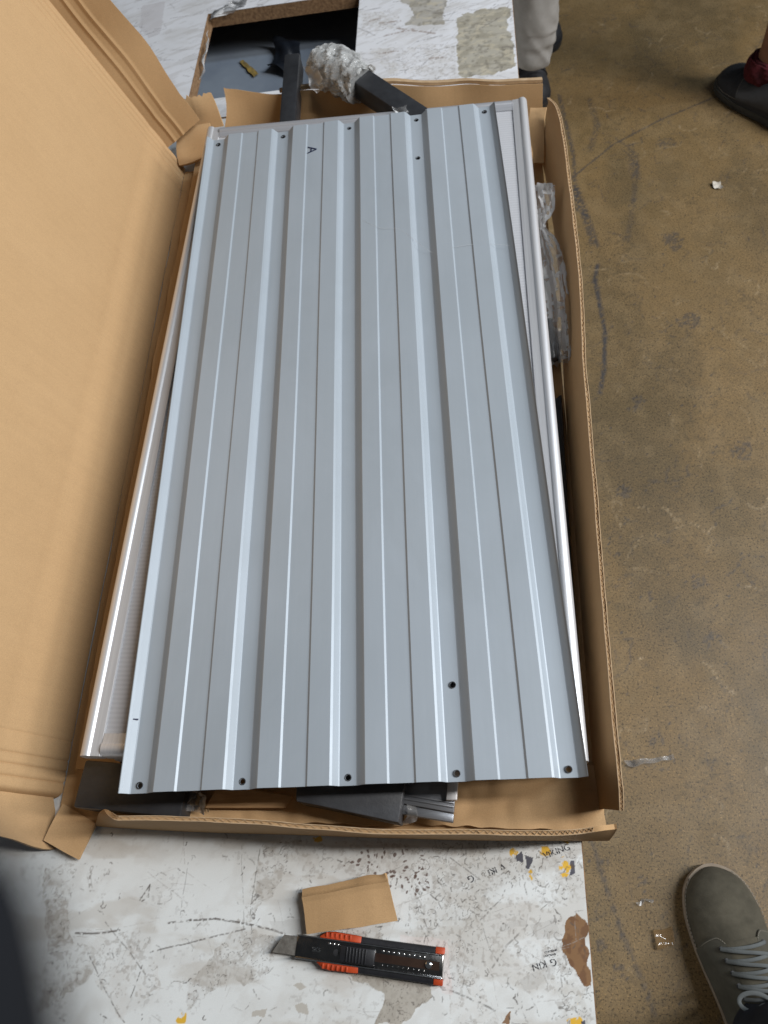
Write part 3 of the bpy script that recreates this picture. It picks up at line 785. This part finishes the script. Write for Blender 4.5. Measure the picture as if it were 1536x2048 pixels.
# stray thread on the sheet
mb = MB(); th = [at(725,440,ZP+HT+.0012), at(760,455,ZP+HT+.001), at(800,458,ZP+HT+.001), at(845,492,ZP+HT+.001), at(870,505,ZP+.004), at(900,495,ZP+HT+.001), at(960,487,ZP+HT+.001), at(1020,490,ZP+HT)]
mb.tube([interp_s(th, k/40) - Vector((0,0,.0008)) for k in range(41)], .00016, 5)
tag(mb.build('thread', plain('nylon_thread', (.62,.64,.66,1), (.5,.52,.54,1), .4)), 'thin pale thread curled across the far half of the ribbed sheet', 'thread')

# ------------------------------------------------------------------ plastics
def crumple_tube(name, pts, rads, mat, label, cat, amp, n=28, m=60, flat=.7, freq=30, seed=0, parent=None):
    mb = MB(); rings = []
    for k in range(m+1):
        t = k/m; p = interp_s(pts, t); d = (interp_s(pts, min(1, t+.02))-interp_s(pts, max(0, t-.02))).normalized()
        a = d.cross(Vector((0,0,1))).normalized(); b = a.cross(d); r = interp_s([(x,0,0) for x in rads], t).x
        ring = []
        for i in range(n):
            g = 2*math.pi*i/n; q = p + a*(r*math.cos(g)) + b*(r*flat*math.sin(g))
            dd = 1.3*nz((math.cos(g)*3.2+1.5*t, math.sin(g)*3.2, t*4.0), 1, seed) + .5*nz((math.cos(g)*7, math.sin(g)*7, t*9.0), 1, seed+4) if freq > 50 else 1 - 2*abs(nz((q.x*freq, q.y*freq*.45, q.z*freq), 1, seed))
            q += (q-p).normalized()*(amp*dd*min(1, r/.012)) + cr(q, amp*(.18 if freq > 50 else .5), freq*1.8, seed+3)
            ring.append(q)
        rings.append(ring)
    mb.loft(rings); o = mb.build(name, mat, parent, False)
    for p_ in o.data.polygons: p_.use_smooth = True
    try: o.data.set_sharp_from_angle(angle=R(28))
    except Exception: pass
    if parent is None: tag(o, label, cat)
    return o
bag = crumple_tube('plastic_bag', [at(1082,374,.075), at(1086,420,.06), at(1080,455,.055), at(1094,510,.05), at(1104,580,.045), at(1108,650,.045), at(1112,720,.04)],
             [.020,.016,.0075,.022,.026,.027,.018], FILM, 'clear plastic bag knotted in the gap along the right carton wall', 'plastic bag', .008, 40, 110, .7, 55, seed=2)
wr = prism('plastic_wrap', ((1060,795),(1104,800),(1124,786),(1136,1000),(1148,1180),(1157,1330),(1080,1335)), .012, .034, BLACKFILM, None, .003)
tag(wr, 'black glossy plastic wrapped plate lying in the gap along the right carton wall', 'plastic wrap')
crumple_tube('bag_contents', [at(1096,640,.035), at(1102,690,.03), at(1108,720,.03)], [.006,.013,.006], BLACKFILM, 'small dark parts at the lower end of the clear bag', 'parts', .003, m=20, seed=8)
# bubble wrap round the far tube
bw_pts = [Vector((.262,1.225,.118)), Vector((.245,1.242,.119)), Vector((.222,1.264,.120)), Vector((.202,1.282,.122)), Vector((.184,1.300,.124))]
wrap = crumple_tube('bubble_wrap', bw_pts, [.030,.034,.036,.034,.026], BUBBLE, 'clump of clear bubble wrap round the tube end above the far carton wall', 'bubble wrap', .010, 44, 60, .85, 44, 4)
mb = MB()
for k in range(240):
    t = random.random(); g = random.uniform(-.5, math.pi+.3); p = interp_s(bw_pts, t); d = (bw_pts[-1]-bw_pts[0]).normalized(); a = d.cross(Vector((0,0,1))).normalized(); b = a.cross(d)
    r = .0362 - .009*abs(t-.45); c = p + a*(r*math.cos(g)) + b*(r*.85*math.sin(g)); nn = (c-p).normalized(); s1 = nn.cross(d).normalized(); rr = .0050
    mb.loft([[c+nn*h+ (s1*math.cos(i*math.pi/4)+d*math.sin(i*math.pi/4))*q for i in range(8)] for h, q in ((-.002,rr),(.0008,rr*.92),(.0020,rr*.5))])
bb = mb.build('bubbles', BUBBLE, wrap, True); bb['kind'] = 'stuff'
def film_scrap(name, corners, mat, label, cat='plastic scrap', amp=.008, z=0, n=16, seed=0, freq=60, parent=None, th=.0004):
    a, b, c, d = corners
    def fn(u, v):
        p = (a*(1-u)+b*u)*(1-v)+(d*(1-u)+c*u)*v
        p = p + cr(p, amp, freq, seed); p.z += amp*.6*abs(nz(p, freq*1.3, seed+2)); return p
    o = sheet(name, fn, n, n, th, mat, parent)
    if parent is None: tag(o, label, cat)
    return o
film_scrap('plastic_scrap', [at(604,130,.135), at(640,120,.15), at(650,170,.13), at(628,182,.125)], FILM, 'clear film tail hanging off the bubble wrap clump', amp=.014, seed=3, freq=30)
film_scrap('plastic_scrap', [at(420,45,.004), at(500,5,.006), at(470,2,.006), at(425,25,.004)], FILM, 'crinkled clear tape over the far left corner of the table cut-out', amp=.012, seed=9, freq=40)
film_scrap('plastic_scrap', [at(402,160,-.02), at(415,100,-.01), at(418,60,.003), at(404,120,.003)], FILM, 'clear tape stuck down the left edge of the table cut-out', amp=.008, seed=12, freq=40)
zt0 = zt+.001
film_scrap('black_film', [at(552,80,zt0+.02), at(600,85,zt0+.02), at(590,150,zt0+.01), at(540,140,zt0+.01)], BLACKFILM, 'shiny black film scrap lying in the grey tray of the cut-out', amp=.02, seed=15, freq=16)
film_scrap('label_scrap', [at(478,122,zt0+.003), at(486,120,zt0+.003), at(518,148,zt0+.003), at(508,154,zt0+.003)], plain('ochre_label', (.28,.19,.04,1), (.10,.08,.04,1), .6, 0, 60), 'small ochre label stuck in the grey tray of the cut-out', 'label', .003, seed=19)
film_scrap('plastic_scrap', [at(345,1580,.040), at(408,1572,.045), at(412,1618,.040), at(350,1612,.036)], FILM, 'crumpled clear film at the front of the carton around torn paper', amp=.016, seed=21, freq=45)
film_scrap('paper_scrap', [at(350,1600,.034), at(405,1590,.034), at(415,1620,.030), at(360,1612,.030)], plain('kraft_paper', (.52,.40,.24,1), (.30,.20,.10,1), .9, 0, 120), 'torn kraft paper crumpled inside clear film at the carton front', 'paper', .012, seed=24, freq=70)
film_scrap('plastic_scrap', [at(808,1625,.045), at(835,1602,.05), at(832,1640,.04), at(800,1650,.04)], FILM, 'clear film tuft at the end of the slanting black tube', amp=.014, seed=27, freq=45)
film_scrap('plastic_scrap', [at(790,214,.125), at(812,210,.125), at(815,224,.120), at(792,226,.120)], FILM, 'shiny film bit where the sleeved tube meets the frame', amp=.010, seed=29, freq=60)
film_scrap('tape_scrap', [at(1305,1860,FLOOR+.004), at(1346,1852,FLOOR+.004), at(1350,1897,FLOOR+.005), at(1314,1899,FLOOR+.004)], TAPE, 'clear amber tape scrap on the floor left of the grey green shoe', 'tape', .006, seed=31, freq=40)
film_scrap('plastic_scrap', [at(1268,1800,FLOOR+.003), at(1304,1795,FLOOR+.003), at(1302,1806,FLOOR+.004), at(1272,1808,FLOOR+.003)], FILM, 'tiny clear plastic shred on the floor beyond the tape scrap', amp=.008, seed=33, freq=70)
film_scrap('plastic_scrap', [at(1248,1525,FLOOR+.002), at(1345,1508,FLOOR+.003), at(1350,1518,FLOOR+.003), at(1255,1536,FLOOR+.002)], FILM, 'long clear tape strip on the floor by the near right carton corner', amp=.006, seed=35, freq=40)
film_scrap('paper_scrap', [at(1426,366,FLOOR+.004), at(1440,362,FLOOR+.006), at(1444,376,FLOOR+.006), at(1430,374,FLOOR+.004)], plain('white_scrap', (.6,.56,.5,1), (.4,.36,.3,1), .8), 'small crumpled whitish scrap alone on the far floor', 'paper', .012, seed=37, freq=50)

# ------------------------------------------------------------------ cardboard offcut on the table
oc = [at(604,1781,.014), at(772,1746,.016), at(796,1842,.012), at(616,1868,.010)]
def offcut(u, v):
    p = (oc[0]*(1-u)+oc[1]*u)*(1-v) + (oc[3]*(1-u)+oc[2]*u)*v
    k = max(0, (.20-v)/.20); p.z += .0045*math.sin(u*2.4+.4)*(.3+v) - .006*k + .0025*math.exp(-((v-.2)/.03)**2)
    e = max(0, u-.55)/.45*k; p += cr(p, .001+.008*e, 40, 5); p.z += .004*e
    p.z = max(p.z, .004); return p
tag(sheet('cardboard_offcut', offcut, 44, 26, .0045, CARD_X), 'small brown cardboard offcut lying on the table behind the cutter', 'cardboard')

# ------------------------------------------------------------------ box cutter
c0 = at(592,1892,.012); c1 = at(886,1934,.012); mid = (c0+c1)/2; ang = math.atan2(c1.y-c0.y, c1.x-c0.x); CL = (c1-c0).length
kn = empty('box_cutter', (mid.x, mid.y, 0), ang); tag(kn, 'orange and black snap-off box cutter with steel channel, lying on the white table', 'box cutter')
h = CL/2
mb = MB()
mb.box((0,0,.0085), (2*h, .0235, .006)); ch = mb.build('channel', CHROME, kn, True, .0012)
mb = MB(); mb.box((0, -.0112, .0128), (2*h, .0012, .0030)); mb.box((0, .0112, .0128), (2*h, .0012, .0030)); mb.build('channel_lip', SILVER, kn, True, .0004)
mb = MB(); bl = .027
mb.add([(-h-bl,-.0095,.0095),(-h+.04,-.0095,.0095),(-h+.04,.0095,.0095),(-h-bl+.011,.0095,.0095),(-h-bl,-.0095,.0103),(-h+.04,-.0095,.0103),(-h+.04,.0095,.0103),(-h-bl+.011,.0095,.0103)],
       [(0,3,2,1),(4,5,6,7),(0,1,5,4),(1,2,6,5),(2,3,7,6),(3,0,4,7)])
mb.build('blade', BLADE, kn)
g0 = -h+.030
mb = MB()
for sg in (-1, 1):
    mb.loft([[(x, sg*(.0118), z0), (x, sg*(.0118+wd), z0+.001), (x, sg*(.0118+wd), .0105), (x, sg*.0118, .0122)] for x, wd, z0 in ((g0+.012,.003,.002),(g0+.03,.0062,.001),(0,.0058,.001),(h-.012,.0062,.001),(h,.0062,.001))])
mb.box(((g0+h)/2, 0, .003), (h-g0, .0236, .0045))
mb.build('grip', BLACK_P, kn, True, .0008)
for sg in (-1, 1):
    mb = MB(); mb.loft([[(x, sg*.0119, .0015), (x, sg*(.0119+wd), .002), (x, sg*(.0119+wd), .0113), (x, sg*.0119, .0128)] for x, wd in ((g0-.004,.0015),(g0+.004,.0062),(g0+.012,.0072),(g0+.024,.0068),(g0+.036,.0066),(g0+.044,.0060))])
    pad = mb.build('orange_pad', ORANGE, kn, True, .0006)
    mb = MB()
    for k in range(6): mb.box((g0+.004+.0055*k, sg*(.0155), .0126), (.0022, .005, .0016))
    mb.build('pad_ridge', ORANGE, pad, True, .0004)
    mb = MB(); mb.loft([[(x, sg*.0121, .0015), (x, sg*(.0121+.0063), .002), (x, sg*(.0121+.0063), .0110), (x, sg*.0121, .0128)] for x in (h-.0095, h+.0008)]); mb.build('end_pad', ORANGE, kn, True, .0008)
mb = MB(); mb.box((-h+.072+.0, -.0005, .0142), (.040, .0165, .006)); sl = mb.build('slider', BLACK_P, kn, True, .0015)
for k in range(7):
    mb = MB(); mb.box((-h+.060+.0036*k, -.0005, .0176), (.0014, .0145, .0014)); mb.build('slider_ridge', BLACK_P, sl, True, .0004)
for sg in (-1, 1):
    for k in range(9):
        mb = MB(); mb.box((-h+.100+.0058*k, sg*.0068, .0120), (.0030, .0022, .0014)); mb.build('channel_tooth', SILVER if sg > 0 else CHROME, ch, True, .0004)
for k in range(3):
    mb = MB(); mb.box((-h+.038+.0050*k, .0070, .0119), (.0028, .0024, .0012)); mb.build('channel_tooth', SILVER, ch, True, .0004)
mb = MB(); mb.box((h-.042, 0, .0116), (.076, .0085, .0008)); mb.build('spine_strip', plain('brown_reflective_steel', (.09,.055,.04,1), (.05,.03,.025,1), .22, .6, 30), kn)
mb = MB(); mb.loft([[(-h+.047+r*math.cos(i*math.pi/8), -.001+r*math.sin(i*math.pi/8), z) for i in range(16)] for z, r in ((.0115,.0034),(.0121,.0034),(.0122,.0031))]); mb.build('hole_shade_disc', HOLE, kn, True)  # solid dark disc, its colour stands in for the shade inside a hole
mb = MB(); mb.loft([[(h-.016+r*math.cos(i*math.pi/8), .0+r*math.sin(i*math.pi/8), z) for i in range(16)] for z, r in ((.0115,.0038),(.0135,.0036),(.0142,.0024))]); mb.build('screw', SILVER, kn, True)
def text_mesh(name, s, size, mat, parent, loc, rz, ext=.0001, shear=0, mirror=False):
    cu = bpy.data.curves.new(name, 'FONT'); cu.body = s; cu.size = size; cu.extrude = ext; cu.shear = shear; cu.align_x = 'CENTER'; cu.align_y = 'CENTER'
    t = bpy.data.objects.new(name, cu); col.objects.link(t); dg = bpy.context.evaluated_depsgraph_get()
    me = bpy.data.meshes.new_from_object(t.evaluated_get(dg)); bpy.data.objects.remove(t)
    o = obj(name, me, mat, parent); o.location = loc; o.rotation_euler = (0,0,rz); return o
text_mesh('engraving', 'SK5', .0062, SILVER, kn, (-h+.024, -.001, .01165), 0)
# print left on the table by parcel tape
def print_on(s, px, py, size, rz, parent=t1):
    p = at(px, py, 0); return text_mesh('tape_print', s, size, PRINT, parent, (p.x, p.y, .0005), rz, .0001)
print_on('VIKING', 1114, 1703, .0100, R(17)); print_on('V', 1005, 1733, .0095, R(197)); print_on('IKI', 985, 1742, .0095, R(200)); print_on('G', 942, 1757, .0105, R(205))
print_on('KIN', 1079, 1931, .0100, R(195)); print_on('G', 1107, 1924, .0100, R(195))
for k in range(2): print_on('00000000 00', 1100+2*k, 1910-8*k, .0026, R(190))

# ------------------------------------------------------------------ people: shoes, legs, sleeve
def fabric(name, c, c2, sc=500): return plain(name, c, c2, .9, 0, 30, .5, sc, spec=.2)
SUEDE = fabric('olive_suede', (.088,.079,.058,1), (.050,.045,.033,1), 700)
SUEDE_D = fabric('dark_olive_suede', (.080,.076,.060,1), (.052,.049,.038,1), 700)
STITCH = plain('pale_stitch', (.22,.20,.16,1), (.18,.16,.13,1), .8)
SOLE = plain('taupe_rubber', (.24,.19,.14,1), (.18,.14,.10,1), .7, 0, 60)
LACE = fabric('grey_lace', (.115,.125,.125,1), (.085,.092,.092,1), 900)
LACE_K = fabric('black_lace', (.03,.03,.033,1), (.02,.02,.022,1), 900)
BLACK_L = plain('black_synthetic_leather', (.020,.021,.024,1), (.012,.012,.014,1), .4, 0, 90, .4, 300)
NAVY = fabric('navy_cloth', (.012,.014,.019,1), (.008,.009,.013,1), 500)
BLACKSH = plain('black_mesh_fabric', (.014,.015,.018,1), (.008,.008,.010,1), .7, 0, 120, .6, 500)
GREYCL = fabric('light_grey_jersey', (.30,.29,.275,1), (.24,.23,.215,1), 600)
SKIN = plain('brown_skin', (.23,.105,.055,1), (.18,.08,.042,1), .55, 0, 40)
RED = fabric('dark_red_knit', (.09,.012,.016,1), (.03,.006,.008,1), 300)
def shoe(person, toe, heading, L, W, mat_u, mat_s, lace_mat=None, bow=False, quarter=None, stitch=None, lift=1.0):
    """toe: world xy of the toe tip, heading: unit xy from heel to toe"""
    hx, hy = heading; sx, sy = -hy, hx
    def w2(s, x, z): return Vector((toe[0]-hx*s*L + sx*x, toe[1]-hy*s*L + sy*x, FLOOR+z))
    S = [0, .012, .04, .08, .12, .17, .22, .28, .33, .38, .43, .48, .53, .58, .64, .72, .80, .90, .97, 1]
    Wd = [.08, .30, .56, .75, .86, .94, .99, 1.0, .99, .97, .94, .90, .86, .82, .78, .75, .74, .70, .55, .35]
    H = [.028, .036, .047, .055, .059, .061, .064, .069, .074, .079, .086, .094, .101, .107, .111, .113, .112, .110, .106, .095]
    S_ = np.array(S); W_ = np.array(Wd); H_ = np.array(H)*lift
    def rp(s, deg, off=0.0):
        """point on the upper at length s and angle deg (0 and 180 the sides, 90 the ridge)"""
        wd = float(np.interp(s, S_, W_)); hh = float(np.interp(s, S_, H_)); g = R(deg); c, si = math.cos(g), math.sin(g)
        sq = .72 if si < 0 else .90
        x = math.copysign(abs(c)**sq, c)*W/2*wd*(1.0 if si < .2 else 1-.22*(si-.2)*min(1, s*2.4))
        z = .018 + (hh-.018)*(max(0, si)**.80) if si > 0 else .018+si*.008
        # walking creases over the ball of the foot
        z -= .0022*max(0, si)*math.exp(-((s-.262-.02*c)/.010)**2) + .0014*max(0, si)*math.exp(-((s-.225+.03*c)/.008)**2)
        z += .0012*nz((s*14, c*3, si*3), 1, 4)*max(0, si)
        return w2(s, x + c*off, z + max(0, si)*off)
    n = 36; ss = sorted(set(S + [.10,.15,.19,.205,.215,.225,.235,.245,.255,.265,.275,.29,.31,.36,.40]))
    mb = MB(); mb.loft([[rp(s, 360*i/n) for i in range(n)] for s in ss]); up = mb.build('shoe', mat_u, person, True)
    md = up.modifiers.new('s', 'SUBSURF'); md.levels = 1; md.render_levels = 1
    rings = []
    for z, k in ((0, .95), (.003, .99), (.010, 1.0), (.013, 1.025), (.020, 1.03), (.0215, 1.0)):
        r = []; m = 72; half = m//2
        for i in range(m):
            t = i/half; side = 1 if t < 1 else -1; t = t if t < 1 else 2-t
            q = .5-.5*math.cos(t*math.pi); wd = float(np.interp(q, S_, W_))
            r.append(w2(.5+(q-.5)*(1.0+.028*k), side*max(.0015, W/2*wd*k), z))
        rings.append(r)
    mb = MB(); mb.loft(rings); mb.build('sole', mat_s, up, True)
    # rand stitched round the foot
    if stitch:
        for dg0 in (8, 172):
            for k in range(34):
                a = .04+.018*k; mb = MB() if k == 0 else mb
                mb.tube([rp(a, dg0, .0012), rp(a+.010, dg0, .0012)], .0006, 5)
            mb.build('stitching', stitch, up)
    # quarters overlap the vamp on both sides, tongue between
    if quarter:
        for sg in (0, 1):
            def q(u, v, sg=sg):
                dg = 8+58*u; s0 = .30+.055*(1-u)**2 + .04*max(0, (u-.75)/.25)**2; s_ = s0 + (.80-s0)*v
                return rp(s_, dg if sg == 0 else 180-dg, .0018)
            qo = sheet('quarter', q, 18, 26, .0026, quarter, up)
            if stitch:
                mb = MB()
                for k in range(26):
                    u = .02+.037*k; mb.tube([q(u, .012)+Vector((0,0,.0018)), q(min(1, u+.022), .012)+Vector((0,0,.0018))], .0006, 5)
                mb.build('stitching', stitch, qo)
            for k in range(5):
                c = rp(.355+.050*k, (56 if sg == 0 else 124), .0040); mb = MB()
                mb.loft([[c+Vector((rr*math.cos(i*.785), rr*math.sin(i*.785), z)) for i in range(8)] for rr, z in ((.0034,-.002),(.0034,.001),(.0022,.0012),(.0020,-.001))], False); mb.build('eyelet', HOLE, qo, True)
        def tg(u, v): return rp(.33+.36*v, 62+56*u, .0012+.002*v)
        sheet('tongue', tg, 14, 18, .003, mat_u, up)
    if lace_mat:
        def ribbon(f, wd=.0050, m=16):
            P = [f(j/m) for j in range(m+1)]; mb = MB(); rings = []
            for j, p in enumerate(P):
                d = (P[min(j+1, m)]-P[max(j-1, 0)]).normalized(); up_ = Vector((0,0,1)); sd = d.cross(up_).normalized(); nn = sd.cross(d)
                rings.append([p+sd*(wd/2*math.cos(g*math.pi/5))+nn*(.0011*math.sin(g*math.pi/5)) for g in range(10)])
            mb.loft(rings); mb.build('lace', lace_mat, up, True)
        for k in range(5):
            s0 = .355+.050*k
            ribbon(lambda t: rp(s0+.006*math.sin(t*3.1), 56+68*t, .0058+.0035*math.sin(math.pi*t)))
            if k < 4:
                ribbon(lambda t: rp(s0+.050*t, 56+68*t, .0078+.0030*math.sin(math.pi*t)))
        if bow:
            c = rp(.590, 92, .010)
            for sg in (-1, 1):
                ax = Vector((sx, sy, 0))*sg; fw_ = Vector((hx, hy, 0))
                ribbon(lambda t: c + ax*(.021*(1-math.cos(2*math.pi*t))) + fw_*(.012*math.sin(2*math.pi*t)+.010*math.sin(math.pi*t)) + Vector((0,0,.006*math.sin(math.pi*t)*1.5-.014*(1-math.cos(2*math.pi*t))/2)), .0056, 26)
                ribbon(lambda t: c + ax*(.040*t) + fw_*(-.018*t+.01*math.sin(t*4)) + Vector((0,0,.004-.020*t*t)), .0056, 14)
            ribbon(lambda t: c + Vector((sx, sy, 0))*(.006*(t*2-1)) + Vector((0,0,.004)), .009, 4)
    return up
def limb(name, pts, rads, mat, parent, fold=0, seed=0, n=28, m=46, freq=16, squash=1.0):
    mb = MB(); rings = []
    for k in range(m+1):
        t = k/m; p = interp_s(pts, t); d = (interp_s(pts, min(1, t+.02))-interp_s(pts, max(0, t-.02))).normalized()
        a = d.cross(Vector((0,1,0))).normalized(); b = a.cross(d); r = interp_s([(x,0,0) for x in rads], t).x
        ring = []
        for i in range(n):
            g = 2*math.pi*i/n; q = p + a*(r*math.cos(g)) + b*(r*squash*math.sin(g))
            f = fold*(1-2*abs(nz((q.x*freq*1.3 + q.z*freq*1.1, q.y*freq*1.2 - q.z*freq*.5, q.z*freq*.8 + q.x*freq*1.2), 1, seed)))*math.exp(-max(0, (q.z-FLOOR-.16)/.14)) if fold > .004 else fold*nz(q, freq, seed)
            ring.append(q+(q-p).normalized()*f)
        rings.append(ring)
    mb.loft(rings); o = mb.build(name, mat, parent, True)
    md = o.modifiers.new('s', 'SUBSURF'); md.levels = 1; md.render_levels = 1
    return o
# photographer, near right
per = empty('person', (.76,-.30,FLOOR)); per.location = (0,0,0)
tag(per, 'person at the near right in a grey green lace-up shoe and dark trousers', 'person')
hd = Vector((-.13, .99)).normalized()
shoe(per, (.735,-.088), hd, .300, .112, SUEDE, SOLE, LACE, True, SUEDE_D, STITCH)
limb('trouser_leg', [(.766,-.322,FLOOR+.085),(.768,-.325,FLOOR+.12),(.772,-.340,FLOOR+.30),(.775,-.345,FLOOR+.50),(.770,-.36,FLOOR+.80),(.76,-.37,FLOOR+.95)], [.064,.068,.072,.078,.092,.10], NAVY, per, .010, 3)
limb('sleeve', [tuple(_CP + _RM @ (.7*np.array(v))) for v in ((-.0240,-.0172,-.040),(-.0242,-.0205,-.040),(-.0243,-.029,-.040),(-.0250,-.044,-.040),(-.033,-.09,-.040),(-.06,-.25,-.04))], [.0014,.0034,.0048,.0062,.012,.026], fabric('near_black_cloth', (.006,.007,.010,1), (.004,.005,.007,1), 500), per, .0004, 9)
# person in light grey joggers, far
per2 = empty('person'); tag(per2, 'person in light grey joggers and black shoes behind the far table corner', 'person')
f0 = at(1068,178,FLOOR)
shoe(per2, (f0.x-.005, f0.y-.10), Vector((.12,-.99)).normalized(), .285, .105, BLACKSH, BLACK_P, LACE_K, False, BLACKSH)
k0 = at(1066,128,FLOOR+.10)
limb('jogger_leg', [(k0.x,k0.y-.0,FLOOR+.115),(k0.x,k0.y,FLOOR+.125),(k0.x,k0.y+.001,FLOOR+.14),(k0.x,k0.y+.002,FLOOR+.155),(k0.x,k0.y+.003,FLOOR+.17),(k0.x,k0.y+.004,FLOOR+.19),(k0.x,k0.y+.006,FLOOR+.21),(k0.x-.004,k0.y+.015,FLOOR+.30),(k0.x-.006,k0.y+.02,FLOOR+.50),(k0.x-.01,k0.y+.02,FLOOR+.85)], [.046,.050,.050,.049,.051,.051,.055,.060,.070,.09], GREYCL, per2, .007, 5, freq=17, m=110, n=48)
f1 = at(1098,85,FLOOR)
shoe(per2, (f1.x, f1.y-.05), Vector((.25,-.97)).normalized(), .285, .105, BLACKSH, BLACK_P, None)
k1 = at(1090,30,FLOOR+.10)
limb('jogger_leg', [(k1.x-.02,k1.y+.05,FLOOR+.085),(k1.x-.02,k1.y+.05,FLOOR+.10),(k1.x-.02,k1.y+.055,FLOOR+.30),(k1.x-.03,k1.y+.06,FLOOR+.50),(k1.x-.04,k1.y+.06,FLOOR+.85)], [.050,.055,.060,.070,.09], GREYCL, per2, .005, 6, freq=14)
# person at the far right edge
per3 = empty('person'); tag(per3, 'person at the far right edge in a black shoe with dark red collar', 'person')
t0 = at(1446,160,FLOOR); t3 = at(1600,262,FLOOR); hv = Vector((t0.x-t3.x, t0.y-t3.y)).normalized()
shoe(per3, (t0.x-.005, t0.y), hv, .31, .128, BLACKSH, plain('dark_rubber', (.045,.045,.04,1), (.025,.025,.022,1), .7), LACE_K, False, BLACK_L, STITCH)
ak = Vector((t0.x, t0.y)) - hv*.125
limb('collar', [(ak.x,ak.y,FLOOR+.075),(ak.x,ak.y,FLOOR+.09),(ak.x+.004,ak.y,FLOOR+.115),(ak.x+.004,ak.y,FLOOR+.125)], [.050,.053,.050,.042], RED, per3, .006, 7, freq=40)
limb('leg', [(ak.x+.004,ak.y,FLOOR+.10),(ak.x+.006,ak.y+.005,FLOOR+.20),(ak.x+.012,ak.y+.02,FLOOR+.38),(ak.x+.015,ak.y+.02,FLOOR+.60),(ak.x+.015,ak.y+.01,FLOOR+.85)], [.038,.040,.052,.056,.07], SKIN, per3, .001, 8)
